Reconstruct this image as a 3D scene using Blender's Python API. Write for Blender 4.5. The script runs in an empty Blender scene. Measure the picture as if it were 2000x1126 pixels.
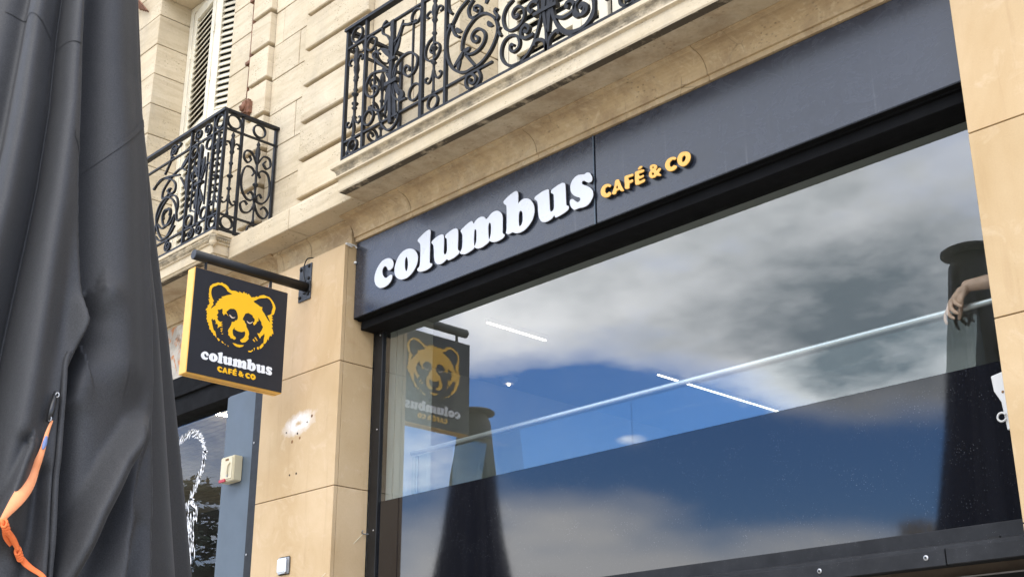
import bpy, bmesh, math, random, json
import numpy as np
from mathutils import Vector, Matrix
from math import radians, sin, cos, pi

S = bpy.context.scene
COL = S.collection
random.seed(7)
rng = np.random.default_rng(11)

# ------------------------------------------------------------------ camera
cam_d = bpy.data.cameras.new("camera")
cam = bpy.data.objects.new("camera", cam_d)
COL.objects.link(cam)
S.camera = cam
YAW, PIT, ROL = radians(46.1666), radians(20.5062), radians(-0.0864)
cam_d.sensor_width = 36.0
cam_d.lens = 2502.43 * 36.0 / 2000.0
cam_d.clip_start = 0.05
cam_d.clip_end = 2000
fw = Vector((-sin(YAW) * cos(PIT), cos(YAW) * cos(PIT), sin(PIT)))
rt = Vector((cos(YAW), sin(YAW), 0))
up = rt.cross(fw)
rt2 = cos(ROL) * rt + sin(ROL) * up
up2 = -sin(ROL) * rt + cos(ROL) * up
M = Matrix((rt2, up2, -fw)).transposed().to_4x4()
M.translation = Vector((0, -4.7, 1.6))
cam.matrix_world = M

# ------------------------------------------------------------------ world: blue sky with broken cloud
SUN_EL, SUN_AZ = radians(50), radians(152)      # azimuth clockwise from +Y
w = bpy.data.worlds.new("World")
S.world = w
w.use_nodes = True
nt = w.node_tree
nt.nodes.clear()
N = nt.nodes.new
def lk(a, b): nt.links.new(a, b)
sky = N('ShaderNodeTexSky'); sky.sky_type = 'NISHITA'; sky.sun_disc = False
sky.sun_elevation = SUN_EL; sky.sun_rotation = SUN_AZ
sky.air_density = 1.0; sky.dust_density = 0.1; sky.ozone_density = 4.0
tc = N('ShaderNodeTexCoord')
sep = N('ShaderNodeSeparateXYZ'); lk(tc.outputs['Generated'], sep.inputs[0])
def mth(op, a, b=None, c=None):
    m = N('ShaderNodeMath'); m.operation = op
    for i, v in enumerate((a, b, c)):
        if v is None: continue
        if isinstance(v, (int, float)): m.inputs[i].default_value = v
        else: lk(v, m.inputs[i])
    return m.outputs[0]
zz = mth('ADD', mth('MAXIMUM', sep.outputs[2], 0.0), 0.16)
cx = mth('DIVIDE', sep.outputs[0], zz); cy = mth('DIVIDE', sep.outputs[1], zz)
cmb = N('ShaderNodeCombineXYZ'); lk(cx, cmb.inputs[0]); lk(cy, cmb.inputs[1])
def wnoise(scale, detail, rough, off):
    mp = N('ShaderNodeMapping'); lk(cmb.outputs[0], mp.inputs[0]); mp.inputs['Location'].default_value = off
    n = N('ShaderNodeTexNoise'); lk(mp.outputs[0], n.inputs['Vector'])
    n.inputs['Scale'].default_value = scale; n.inputs['Detail'].default_value = detail; n.inputs['Roughness'].default_value = rough
    return n.outputs['Fac']
n1 = wnoise(1.15, 10, 0.60, (0.0, 0.0, 4.0))
n2 = wnoise(2.4, 9, 0.62, (5.2, 1.7, 2.0))
def bank(x, y, r, amt):
    """one bank of cloud (or a clear gap, amt < 0) around a point of the cloud layer"""
    dx = mth('SUBTRACT', cx, x); dy = mth('SUBTRACT', cy, y)
    d = mth('SQRT', mth('ADD', mth('MULTIPLY', dx, dx), mth('MULTIPLY', dy, dy)))
    k = mth('MAXIMUM', mth('SUBTRACT', 1.0, mth('DIVIDE', d, r)), 0.0)
    return mth('MULTIPLY', mth('SMOOTH_MIN', k, 1.0, 0.1), amt)
dens = n1
for q in ((-0.85, -1.50, 0.78, 0.25), (-1.38, -1.30, 0.28, 0.15), (-1.06, -1.86, 0.24, 0.12), (-1.60, -1.62, 0.25, -0.24), (-1.53, -1.88, 0.36, -0.33), (-1.78, -1.85, 0.30, -0.24), (-1.40, -2.28, 0.44, -0.32), (-1.60, -1.845, 0.10, 0.42), (-2.22, -2.30, 0.55, 0.09), (-1.96, -2.10, 0.22, 0.05)):
    dens = mth('ADD', dens, bank(*q))
rp = N('ShaderNodeValToRGB'); lk(dens, rp.inputs[0])
rp.color_ramp.elements[0].position = 0.37; rp.color_ramp.elements[1].position = 0.58
# thin edges of a cloud shine, its thick core is grey
body = mth('ADD', mth('MULTIPLY', dens, 0.75), mth('MULTIPLY', mth('SUBTRACT', n2, 0.5), -0.32))
body = mth('ADD', mth('ADD', body, bank(-0.85, -1.60, 0.75, 0.055)), mth('ADD', bank(-2.15, -2.26, 0.70, -0.27), bank(-1.42, -1.32, 0.25, -0.12)))
rp2_ = N('ShaderNodeValToRGB'); lk(body, rp2_.inputs[0])
rp2_.color_ramp.elements[0].position = 0.36; rp2_.color_ramp.elements[0].color = (15.0, 15.1, 15.3, 1)
rp2_.color_ramp.elements[1].position = 0.57; rp2_.color_ramp.elements[1].color = (2.5, 3.1, 3.6, 1)
hs_ = N('ShaderNodeHueSaturation'); lk(sky.outputs[0], hs_.inputs['Color']); hs_.inputs['Saturation'].default_value = 1.27; hs_.inputs['Hue'].default_value = 0.512; hs_.inputs['Value'].default_value = 1.5
mix = N('ShaderNodeMix'); mix.data_type = 'RGBA'
lk(rp.outputs[0], mix.inputs[0]); lk(hs_.outputs[0], mix.inputs[6]); lk(rp2_.outputs[0], mix.inputs[7])
bg = N('ShaderNodeBackground'); bg.inputs['Strength'].default_value = 0.14
lk(mix.outputs[2], bg.inputs['Color'])
wo = N('ShaderNodeOutputWorld'); lk(bg.outputs[0], wo.inputs[0])

# ------------------------------------------------------------------ sun (veiled by cloud)
sun_d = bpy.data.lights.new("sun", 'SUN')
sun_d.energy = 1.2; sun_d.angle = radians(55); sun_d.color = (1.0, 0.93, 0.82)
sun = bpy.data.objects.new("sun", sun_d); COL.objects.link(sun)
sdir = Vector((sin(SUN_AZ) * cos(SUN_EL), cos(SUN_AZ) * cos(SUN_EL), sin(SUN_EL)))
sun.rotation_euler = (-sdir).to_track_quat('-Z', 'Y').to_euler()
sun.location = (-4, -20, 20)

S.view_settings.view_transform = 'Standard'
S.view_settings.look = 'None'
S.view_settings.exposure = 0.82
S.view_settings.gamma = 1.0
S.view_settings.use_curve_mapping = False
S.render.engine = 'CYCLES'
S.cycles.use_denoising = True
S.cycles.max_bounces = 7
S.cycles.diffuse_bounces = 3
S.cycles.transparent_max_bounces = 16
S.cycles.glossy_bounces = 6

# ------------------------------------------------------------------ materials
MATS = {}
class MB:
    """small node helper"""
    def __init__(s, name):
        s.m = bpy.data.materials.new(name); s.m.use_nodes = True
        s.t = s.m.node_tree; s.t.nodes.clear()
        s.out = s.t.nodes.new('ShaderNodeOutputMaterial')
        s.b = s.t.nodes.new('ShaderNodeBsdfPrincipled')
        s.t.links.new(s.b.outputs[0], s.out.inputs[0])
        s.geo = s.t.nodes.new('ShaderNodeNewGeometry')
        s.pos = s.geo.outputs['Position']
        MATS[name] = s.m
    def L(s, a, b): s.t.links.new(a, b)
    def n(s, k): return s.t.nodes.new(k)
    def set(s, k, v):
        i = s.b.inputs[k]
        if hasattr(v, 'links') or hasattr(v, 'is_linked'): s.L(v, i)
        elif isinstance(v, (tuple, list)) and len(v) == 3: i.default_value = (*v, 1)
        else: i.default_value = v
    def mp(s, scale=(1, 1, 1), loc=(0, 0, 0), src=None):
        m = s.n('ShaderNodeMapping'); s.L(src or s.pos, m.inputs[0])
        m.inputs['Scale'].default_value = scale; m.inputs['Location'].default_value = loc
        return m.outputs[0]
    def noise(s, scale, detail=4, rough=0.5, vec=None, dist=0.0):
        n = s.n('ShaderNodeTexNoise'); s.L(vec or s.pos, n.inputs['Vector'])
        n.inputs['Scale'].default_value = scale; n.inputs['Detail'].default_value = detail
        n.inputs['Roughness'].default_value = rough; n.inputs['Distortion'].default_value = dist
        return n.outputs['Fac']
    def voro(s, scale, vec=None, feat='F1'):
        n = s.n('ShaderNodeTexVoronoi'); s.L(vec or s.pos, n.inputs['Vector']); n.feature = feat
        n.inputs['Scale'].default_value = scale
        return n.outputs['Distance']
    def ramp(s, f, a, b, ca=(0, 0, 0), cb=(1, 1, 1)):
        r = s.n('ShaderNodeValToRGB'); s.L(f, r.inputs[0])
        e = r.color_ramp.elements
        e[0].position = a; e[1].position = b
        e[0].color = (*ca, 1); e[1].color = (*cb, 1)
        return r.outputs[0]
    def mixc(s, f, a, b, mode='MIX'):
        m = s.n('ShaderNodeMix'); m.data_type = 'RGBA'; m.blend_type = mode
        for k, v in (('Factor', f), ('A', a), ('B', b)):
            i = m.inputs[k] if k != 'Factor' else m.inputs[0]
            if k == 'A': i = m.inputs[6]
            if k == 'B': i = m.inputs[7]
            if isinstance(v, (int, float)): i.default_value = v
            elif isinstance(v, tuple): i.default_value = (*v, 1)
            else: s.L(v, i)
        return m.outputs[2]
    def math(s, op, a, b=None, c=None):
        m = s.n('ShaderNodeMath'); m.operation = op
        for i, v in enumerate((a, b, c)):
            if v is None: continue
            if isinstance(v, (int, float)): m.inputs[i].default_value = v
            else: s.L(v, m.inputs[i])
        return m.outputs[0]
    def xyz(s):
        p = s.n('ShaderNodeSeparateXYZ'); s.L(s.pos, p.inputs[0]); return p.outputs
    def rand(s):
        return s.n('ShaderNodeObjectInfo').outputs['Random']
    def bump(s, h, strength=0.3, dist=0.01):
        b = s.n('ShaderNodeBump'); s.L(h, b.inputs['Height'])
        b.inputs['Strength'].default_value = strength; b.inputs['Distance'].default_value = dist
        s.L(b.outputs[0], s.b.inputs['Normal'])

def stone_mat(name, c1, c2, c3, pit=(0.22, 0.17, 0.10), pits=0.55, vein=0.5, dirt=None, rough=0.85):
    m = MB(name)
    big = m.noise(1.7, 5, 0.6)
    strat = m.noise(1.0, 6, 0.65, m.mp((2.0, 2.0, 16.0)), 0.6)
    fine = m.noise(60, 4, 0.6)
    base = m.mixc(m.ramp(big, 0.35, 0.7), c1, c2)
    base = m.mixc(m.math('MULTIPLY', m.ramp(strat, 0.45, 0.75), vein), base, c3)
    r = m.rand()
    base = m.mixc(1.0, base, m.ramp(r, 0, 1, (0.93, 0.92, 0.90), (1.05, 1.04, 1.02)), 'MULTIPLY')
    pv = m.voro(48, m.mp((0.7, 0.7, 1.5)))
    pmask = m.math('MULTIPLY', m.ramp(pv, 0.14, 0.30, (1, 1, 1), (0, 0, 0)), m.ramp(m.noise(6, 4, 0.65), 0.50, 0.60))
    base = m.mixc(m.math('MULTIPLY', pmask, pits), base, pit)
    base = m.mixc(0.25, base, m.ramp(fine, 0.3, 0.7, (0.75, 0.74, 0.72), (1.1, 1.1, 1.1)), 'MULTIPLY')
    st = m.noise(1.9, 6, 0.7, m.mp((1.6, 1.6, 0.9), (7, 3, 1)), 0.5)
    base = m.mixc(m.math('MULTIPLY', m.ramp(st, 0.52, 0.72), 0.42), base, (0.36, 0.31, 0.235))
    if dirt: base = dirt(m, base)
    m.set('Base Color', base); m.set('Roughness', rough)
    m.b.inputs['Specular IOR Level'].default_value = 0.25
    h = m.math('SUBTRACT', m.math('MULTIPLY_ADD', fine, 0.35, m.math('MULTIPLY', strat, 0.4)), m.math('MULTIPLY', pmask, 1.2))
    m.bump(h, 0.35, 0.006)
    return m

# limestone of the facade
stone_mat('limestone', (0.56, 0.465, 0.32), (0.65, 0.56, 0.415), (0.42, 0.335, 0.22), pits=0.85, vein=0.7)
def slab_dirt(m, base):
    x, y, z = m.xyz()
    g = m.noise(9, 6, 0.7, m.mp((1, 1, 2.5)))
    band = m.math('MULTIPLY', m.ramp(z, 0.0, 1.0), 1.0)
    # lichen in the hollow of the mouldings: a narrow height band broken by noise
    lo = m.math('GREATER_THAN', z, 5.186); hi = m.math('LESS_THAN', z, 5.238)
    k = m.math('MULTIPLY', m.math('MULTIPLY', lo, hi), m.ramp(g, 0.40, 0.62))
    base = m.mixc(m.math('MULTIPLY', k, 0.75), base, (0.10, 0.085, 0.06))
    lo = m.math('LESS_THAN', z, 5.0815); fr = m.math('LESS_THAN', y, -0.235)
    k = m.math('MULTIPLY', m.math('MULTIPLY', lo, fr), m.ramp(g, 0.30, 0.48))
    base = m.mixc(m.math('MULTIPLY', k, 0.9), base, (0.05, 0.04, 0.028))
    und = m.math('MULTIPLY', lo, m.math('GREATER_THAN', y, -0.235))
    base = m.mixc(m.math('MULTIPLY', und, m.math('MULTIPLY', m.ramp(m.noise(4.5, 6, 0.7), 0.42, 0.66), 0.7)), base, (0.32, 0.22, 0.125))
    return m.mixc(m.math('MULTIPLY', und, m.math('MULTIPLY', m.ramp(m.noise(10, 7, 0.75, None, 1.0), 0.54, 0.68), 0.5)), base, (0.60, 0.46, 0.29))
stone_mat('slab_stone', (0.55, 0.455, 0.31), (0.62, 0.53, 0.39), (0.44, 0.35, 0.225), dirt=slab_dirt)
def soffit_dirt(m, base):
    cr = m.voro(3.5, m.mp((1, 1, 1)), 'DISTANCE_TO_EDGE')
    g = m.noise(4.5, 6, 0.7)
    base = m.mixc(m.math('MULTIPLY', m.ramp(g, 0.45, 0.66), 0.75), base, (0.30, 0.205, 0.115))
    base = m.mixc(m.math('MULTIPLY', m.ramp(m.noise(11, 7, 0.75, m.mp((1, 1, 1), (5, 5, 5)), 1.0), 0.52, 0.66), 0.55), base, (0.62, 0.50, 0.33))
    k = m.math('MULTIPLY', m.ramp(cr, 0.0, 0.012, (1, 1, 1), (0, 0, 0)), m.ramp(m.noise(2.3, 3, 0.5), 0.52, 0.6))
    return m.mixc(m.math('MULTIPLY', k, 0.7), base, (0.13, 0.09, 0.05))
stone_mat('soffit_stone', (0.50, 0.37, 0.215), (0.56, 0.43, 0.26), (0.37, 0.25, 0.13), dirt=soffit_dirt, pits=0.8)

# honey coloured cladding
m = MB('cladding')
big = m.noise(1.1, 5, 0.65, m.mp((1, 1, 0.7)), 0.4); med = m.noise(5.5, 6, 0.7, None, 1.5); fine = m.noise(130, 3, 0.6)
c = m.mixc(m.ramp(big, 0.35, 0.68), (0.49, 0.34, 0.175), (0.605, 0.45, 0.27))
c = m.mixc(m.math('MULTIPLY', m.ramp(med, 0.55, 0.78), 0.5), c, (0.68, 0.54, 0.37))
c = m.mixc(m.math('MULTIPLY', m.ramp(m.noise(3.2, 5, 0.7, m.mp((1, 1, 1), (4, 2, 7)), 0.8), 0.60, 0.80), 0.6), c, (0.40, 0.235, 0.095))
c = m.mixc(1.0, c, m.ramp(m.rand(), 0, 1, (0.94, 0.93, 0.91), (1.04, 1.03, 1.03)), 'MULTIPLY')
c = m.mixc(0.2, c, m.ramp(fine, 0.3, 0.7, (0.8, 0.8, 0.8), (1.1, 1.1, 1.1)), 'MULTIPLY')
# old paint left where a plate was taken down
x, y, z = m.xyz()
dx = m.math('MULTIPLY', m.math('ADD', x, 6.935), 1 / 0.205); dz = m.math('MULTIPLY', m.math('SUBTRACT', z, m.math('MULTIPLY_ADD', x, 0.09, 4.362)), 1 / 0.085)
rr = m.math('SQRT', m.math('ADD', m.math('MULTIPLY', dx, dx), m.math('MULTIPLY', dz, dz)))
rr = m.math('ADD', rr, m.math('MULTIPLY', m.math('SUBTRACT', m.noise(22, 4, 0.7), 0.5), 0.9))
ring = m.math('MULTIPLY', m.ramp(rr, 0.45, 1.25, (1, 1, 1), (0, 0, 0)), m.ramp(rr, 0.02, 0.30))
ring = m.math('MULTIPLY', ring, m.math('LESS_THAN', y, 0.02))
c = m.mixc(m.math('MULTIPLY', ring, 0.85), c, (0.80, 0.77, 0.73))
sp = m.ramp(m.voro(16), 0.025, 0.04, (1, 1, 1), (0, 0, 0))
c = m.mixc(m.math('MULTIPLY', m.math('MULTIPLY', sp, m.ramp(m.noise(2.5), 0.52, 0.58)), 0.7), c, (0.82, 0.76, 0.66))
c = m.mixc(m.math('MULTIPLY', m.ramp(m.noise(2.2, 5, 0.65, m.mp((7, 7, 0.45))), 0.56, 0.74), 0.30), c, (0.33, 0.20, 0.09))
po = m.math('MULTIPLY', m.ramp(m.voro(120), 0.10, 0.2, (1, 1, 1), (0, 0, 0)), m.ramp(m.noise(13, 4, 0.7), 0.55, 0.66))
c = m.mixc(m.math('MULTIPLY', po, 0.5), c, (0.28, 0.16, 0.07))
m.set('Base Color', c); m.set('Roughness', 0.62); m.b.inputs['Specular IOR Level'].default_value = 0.3
m.bump(m.math('MULTIPLY_ADD', med, 0.5, m.math('MULTIPLY', fine, 0.4)), 0.15, 0.003)

def simple(name, col, rough=0.5, metal=0.0, var=0.15, scale=12, bump=0.0, spec=0.5, coat=0.0):
    m = MB(name)
    n = m.noise(scale, 5, 0.6)
    a = tuple(v * (1 - var) for v in col); b = tuple(min(1, v * (1 + var)) for v in col)
    m.set('Base Color', m.mixc(m.ramp(n, 0.3, 0.7), a, b))
    m.set('Roughness', m.ramp(m.noise(scale * 2.3, 4, 0.6), 0.3, 0.7, (max(0, rough - 0.06),) * 3, (min(1, rough + 0.08),) * 3))
    m.set('Metallic', metal); m.b.inputs['Specular IOR Level'].default_value = spec
    m.b.inputs['Coat Weight'].default_value = coat
    if bump: m.bump(m.noise(scale * 6, 4, 0.6), bump, 0.002)
    return m
simple('iron', (0.0125, 0.013, 0.0145), 0.48, 0.0, 0.45, 20, 0.25, 0.30)
simple('iron_dusty', (0.045, 0.050, 0.060), 0.6, 0.0, 0.4, 15, 0.2)
simple('black_metal', (0.010, 0.010, 0.0105), 0.45, 0.0, 0.3, 9, 0.05, 0.3)
simple('matte_black', (0.0055, 0.0055, 0.006), 0.75, 0.0, 0.2, 6, 0.0, 0.12)
simple('black_gap', (0.006, 0.006, 0.006), 0.7)
simple('post_paint', (0.082, 0.108, 0.135), 0.42, 0.0, 0.06, 3, 0.03)
simple('sign_black', (0.013, 0.014, 0.019), 0.55, 0.0, 0.1, 5)
simple('sign_yellow', (0.84, 0.48, 0.095), 0.38, 0.0, 0.06, 9)
simple('print_yellow', (0.98, 0.53, 0.012), 0.5, 0.0, 0.02)
simple('print_white', (0.90, 0.90, 0.90), 0.5, 0.0, 0.02)
simple('print_pale', (0.78, 0.60, 0.42), 0.5, 0.0, 0.02)
simple('letter_white', (0.62, 0.63, 0.65), 0.30, 0.0, 0.02, 6)
simple('letter_yellow', (0.83, 0.45, 0.095), 0.35, 0.0, 0.04, 20)
simple('letter_return', (0.02, 0.02, 0.024), 0.45)
simple('shutter_paint', (0.70, 0.64, 0.50), 0.55, 0.0, 0.10, 7, 0.08)
simple('beige_plastic', (0.62, 0.55, 0.38), 0.4, 0.0, 0.04)
simple('white_plastic', (0.66, 0.65, 0.62), 0.4, 0.0, 0.04)
simple('red_plastic', (0.45, 0.035, 0.05), 0.4)
simple('steel', (0.80, 0.80, 0.80), 0.30, 0.75, 0.01, 1)
simple('steel_dull', (0.42, 0.42, 0.42), 0.42, 0.9, 0.1)
simple('rust', (0.17, 0.075, 0.04), 0.8, 0.0, 0.45, 25, 0.3)
simple('strap_orange', (0.85, 0.19, 0.05), 0.8, 0.0, 0.10, 30)
simple('strap_pale', (0.88, 0.34, 0.15), 0.8, 0.0, 0.06, 30)
simple('strap_blue', (0.16, 0.22, 0.42), 0.6)
simple('buckle', (0.01, 0.01, 0.011), 0.35)
simple('room_paint', (0.70, 0.69, 0.63), 0.8, 0.0, 0.04, 2)
simple('ceiling_paint', (0.47, 0.48, 0.46), 0.85, 0.0, 0.04, 2)
simple('room_floor', (0.18, 0.13, 0.09), 0.5, 0.0, 0.2, 6)
simple('dark_room', (0.05, 0.045, 0.04), 0.8, 0.0, 0.2, 6)
simple('slat_wood', (0.42, 0.35, 0.27), 0.6, 0.0, 0.2, 9)
simple('skin', (0.56, 0.35, 0.25), 0.5, 0.0, 0.12, 30, 0.05)
simple('shirt', (0.03, 0.035, 0.05), 0.85, 0.0, 0.2, 20)
simple('trousers', (0.05, 0.06, 0.09), 0.85, 0.0, 0.2, 20)
simple('hair', (0.015, 0.011, 0.008), 0.5, 0.0, 0.2, 40)
simple('pavement', (0.36, 0.325, 0.27), 0.85, 0.0, 0.15, 2.5, 0.1)
simple('bark', (0.09, 0.06, 0.04), 0.9, 0.0, 0.3, 8, 0.5)
simple('needles', (0.028, 0.060, 0.030), 0.7, 0.0, 0.4, 3)
simple('leaves', (0.05, 0.085, 0.03), 0.65, 0.0, 0.4, 3)
simple('far_wall', (0.50, 0.42, 0.31), 0.85, 0.0, 0.1, 1)
simple('far_roof', (0.10, 0.10, 0.12), 0.7, 0.0, 0.15, 2)
simple('far_glass', (0.03, 0.035, 0.04), 0.15)
simple('hole', (0.03, 0.02, 0.012), 0.9)
simple('hole_rust', (0.22, 0.11, 0.04), 0.9)

# fascia paint: satin navy with smears
m = MB('fascia_paint')
sm = m.noise(6, 6, 0.7, m.mp((1, 1, 1.6)), 1.2); dr = m.noise(3, 5, 0.6, m.mp((9, 9, 0.8)))
c = m.mixc(m.ramp(sm, 0.35, 0.75), (0.019, 0.023, 0.034), (0.031, 0.036, 0.050))
c = m.mixc(m.math('MULTIPLY', m.ramp(dr, 0.58, 0.72), 0.6), c, (0.018, 0.020, 0.030))
c = m.mixc(m.math('MULTIPLY', m.ramp(m.noise(2, 4, 0.6, m.mp((26, 9, 0.5), (3, 3, 3))), 0.64, 0.72), 0.35), c, (0.10, 0.105, 0.12))
scr = m.noise(14, 5, 0.75, m.mp((1.0, 1, 2.2), (2, 0, 1)), 2.0)
c = m.mixc(m.math('MULTIPLY', m.ramp(scr, 0.62, 0.72), 0.30), c, (0.14, 0.145, 0.16))
m.set('Base Color', c)
m.set('Roughness', m.ramp(sm, 0.3, 0.75, (0.20,) * 3, (0.34,) * 3))
m.b.inputs['Coat Weight'].default_value = 0.15; m.b.inputs['Coat Roughness'].default_value = 0.16
m.b.inputs['Specular IOR Level'].default_value = 0.65
m.bump(m.noise(0.9, 2, 0.5), 0.02, 0.02)

# glass: clear pane, partly mirror
def glass_mat(name, r0, tint=(0.93, 0.96, 0.95), rough=0.0, dust=0.012):
    m = MB(name); t = m.t
    lw = m.n('ShaderNodeLayerWeight'); lw.inputs[0].default_value = 0.5
    f5 = m.math('POWER', lw.outputs['Facing'], 5.0)
    fac = m.math('MULTIPLY', m.math('MULTIPLY_ADD', f5, 1 - r0, r0), m.math('SUBTRACT', 1.0, m.geo.outputs['Backfacing']))
    tr = m.n('ShaderNodeBsdfTransparent'); tr.inputs[0].default_value = (*tint, 1)
    gl = m.n('ShaderNodeBsdfGlossy'); gl.inputs['Roughness'].default_value = rough
    gl.inputs['Color'].default_value = (0.97, 0.98, 1.0, 1)
    mx = m.n('ShaderNodeMixShader'); m.L(fac, mx.inputs[0]); m.L(tr.outputs[0], mx.inputs[1]); m.L(gl.outputs[0], mx.inputs[2])
    df = m.n('ShaderNodeBsdfDiffuse'); df.inputs[0].default_value = (0.6, 0.6, 0.58, 1)
    mx2 = m.n('ShaderNodeMixShader')
    d = m.math('ADD', m.math('MULTIPLY', m.ramp(m.noise(3, 5, 0.7), 0.4, 0.8), dust), m.math('MULTIPLY', m.ramp(m.voro(55), 0.035, 0.055, (1, 1, 1), (0, 0, 0)), m.math('MULTIPLY', m.ramp(m.noise(4), 0.55, 0.65), 0.12)))
    m.L(d, mx2.inputs[0]); m.L(mx.outputs[0], mx2.inputs[1]); m.L(df.outputs[0], mx2.inputs[2])
    m.t.links.new(mx2.outputs[0], m.out.inputs[0])
    t.nodes.remove(m.b)
    return m
glass_mat('window_glass', 0.19)
glass_mat('rail_glass', 0.10, (0.90, 0.95, 0.94))
glass_mat('shop_glass', 0.06)

# dark opaque film on the lower part of the window
m = MB('dark_film')
dots = m.voro(95); dm = m.math('MULTIPLY', m.ramp(dots, 0.08, 0.17, (1, 1, 1), (0, 0, 0)), m.ramp(m.noise(7, 5, 0.75), 0.46, 0.64))
m.set('Base Color', m.mixc(m.math('MULTIPLY', dm, 0.45), (0.006, 0.0065, 0.009), (0.35, 0.36, 0.38)))
m.set('Roughness', m.ramp(m.noise(40, 4, 0.6), 0.3, 0.7, (0.035,) * 3, (0.06,) * 3))
m.b.inputs['IOR'].default_value = 1.68
m.b.inputs['Specular IOR Level'].default_value = 0.5

# black coated profile of the blind box
m = MB('blind_box')
dots = m.voro(120); dm = m.math('MULTIPLY', m.ramp(dots, 0.06, 0.14, (1, 1, 1), (0, 0, 0)), m.ramp(m.noise(12, 4, 0.7), 0.48, 0.62))
m.set('Base Color', m.mixc(m.math('MULTIPLY', dm, 0.5), m.mixc(m.ramp(m.noise(6, 5, 0.7), 0.3, 0.75), (0.010, 0.0105, 0.012), (0.028, 0.029, 0.032)), (0.4, 0.4, 0.4)))
m.set('Roughness', 0.6); m.b.inputs['Specular IOR Level'].default_value = 0.25

# parasol cloth: woven charcoal acrylic
m = MB('parasol_cloth')
wv = m.noise(260, 4, 0.75); bl = m.noise(2.2, 5, 0.6)
c = m.mixc(m.ramp(wv, 0.28, 0.74), (0.0075, 0.0075, 0.008), (0.044, 0.044, 0.0455))
c = m.mixc(0.5, c, m.ramp(bl, 0.3, 0.75, (0.80, 0.80, 0.82), (1.12, 1.12, 1.12)), 'MULTIPLY')
fl = m.math('MULTIPLY', m.ramp(m.voro(28), 0.02, 0.035, (1, 1, 1), (0, 0, 0)), m.ramp(m.noise(3), 0.5, 0.6))
c = m.mixc(m.math('MULTIPLY', fl, 0.35), c, (0.25, 0.25, 0.25))
m.set('Base Color', c); m.set('Roughness', 0.62)
m.b.inputs['Specular IOR Level'].default_value = 0.45; m.b.inputs['Sheen Weight'].default_value = 0.08; m.b.inputs['Sheen Roughness'].default_value = 0.4
m.bump(m.math('ADD', m.math('MULTIPLY', wv, 0.5), m.math('MULTIPLY', m.noise(7, 4, 0.6), 1.5)), 0.28, 0.004)

# peeled render over the left shop
m = MB('peeled_render')
a = m.noise(5, 5, 0.65, None, 0.8); b = m.noise(7, 6, 0.7, m.mp((1, 1, .6), (3, 3, 3)), 1.2)
c = m.mixc(m.ramp(a, 0.44, 0.58), (0.55, 0.50, 0.42), (0.40, 0.36, 0.30))
c = m.mixc(m.ramp(b, 0.52, 0.60), c, (0.50, 0.20, 0.07))
c = m.mixc(m.math('MULTIPLY', m.ramp(m.noise(9, 5, 0.7, m.mp((1, 1, 1), (9, 1, 1))), 0.56, 0.66), 0.8), c, (0.17, 0.09, 0.05))
m.set('Base Color', c); m.set('Roughness', 0.9); m.bump(m.math('ADD', a, b), 0.5, 0.01)

def emit(name, col, s):
    m = MB(name); m.set('Base Color', (0.8, 0.8, 0.8)); m.set('Emission Color', col); m.b.inputs['Emission Strength'].default_value = s
emit('led', (1.0, 0.88, 0.72), 3.2)
emit('led_shop', (1.0, 0.92, 0.78), 60.0)
emit('lamp_bulb', (1.0, 0.80, 0.60), 9.0)

# ------------------------------------------------------------------ object helpers
WL = {}
def wloc(o): return WL.get(o.name, Vector((0, 0, 0))) if o else Vector((0, 0, 0))
def finish(o, loc, parent):
    o.location = Vector(loc) - wloc(parent)
    o.parent = parent
    COL.objects.link(o)
    WL[o.name] = Vector(loc)
    return o
def thing(name, label, cat, loc=(0, 0, 0), group=None):
    o = bpy.data.objects.new(name, None); o.empty_display_size = 0.1
    finish(o, loc, None); o['label'] = label; o['category'] = cat
    if group: o['group'] = group
    return o
def tag(o, label, cat, group=None):
    o['label'] = label; o['category'] = cat
    if group: o['group'] = group
    return o
def struct(o): o['kind'] = 'structure'; return o
def mobj(name, verts, faces, mat, parent=None, smooth=False, loc=None):
    v = np.asarray(verts, dtype=float).reshape(-1, 3)
    c = (v.min(0) + v.max(0)) / 2 if loc is None else np.array(loc, float)
    me = bpy.data.meshes.new(name)
    me.from_pydata((v - c).tolist(), [], [list(map(int, f)) for f in faces])
    me.update()
    bm = bmesh.new(); bm.from_mesh(me); bmesh.ops.recalc_face_normals(bm, faces=bm.faces); bm.to_mesh(me); bm.free()
    if smooth is True: me.polygons.foreach_set('use_smooth', [True] * len(me.polygons))
    me.materials.append(MATS[mat])
    return finish(bpy.data.objects.new(name, me), c, parent)
def inst(name, me, loc, parent, rot=None, scale=None):
    o = bpy.data.objects.new(name, me)
    finish(o, loc, parent)
    if rot is not None: o.rotation_euler = rot
    if scale is not None: o.scale = scale
    return o
class G:
    """geometry collector"""
    def __init__(s): s.v = []; s.f = []
    def add(s, v, f):
        b = len(s.v); s.v += [tuple(p) for p in v]; s.f += [[i + b for i in q] for q in f]
        return s
    def box(s, x0, x1, y0, y1, z0, z1):
        v = [(x, y, z) for z in (z0, z1) for y in (y0, y1) for x in (x0, x1)]
        return s.add(v, [(0, 1, 3, 2), (4, 6, 7, 5), (0, 4, 5, 1), (2, 3, 7, 6), (0, 2, 6, 4), (1, 5, 7, 3)])
    def make(s, name, mat, parent=None, smooth=False, loc=None): return mobj(name, s.v, s.f, mat, parent, smooth, loc)
def bevel_me(o, w=0.004, seg=2):
    bm = bmesh.new(); bm.from_mesh(o.data)
    bmesh.ops.bevel(bm, geom=[e for e in bm.edges if e.is_manifold and e.calc_face_angle(0) > 0.5], offset=w, segments=seg, affect='EDGES', clamp_overlap=True)
    bm.to_mesh(o.data); bm.free(); return o
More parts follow.
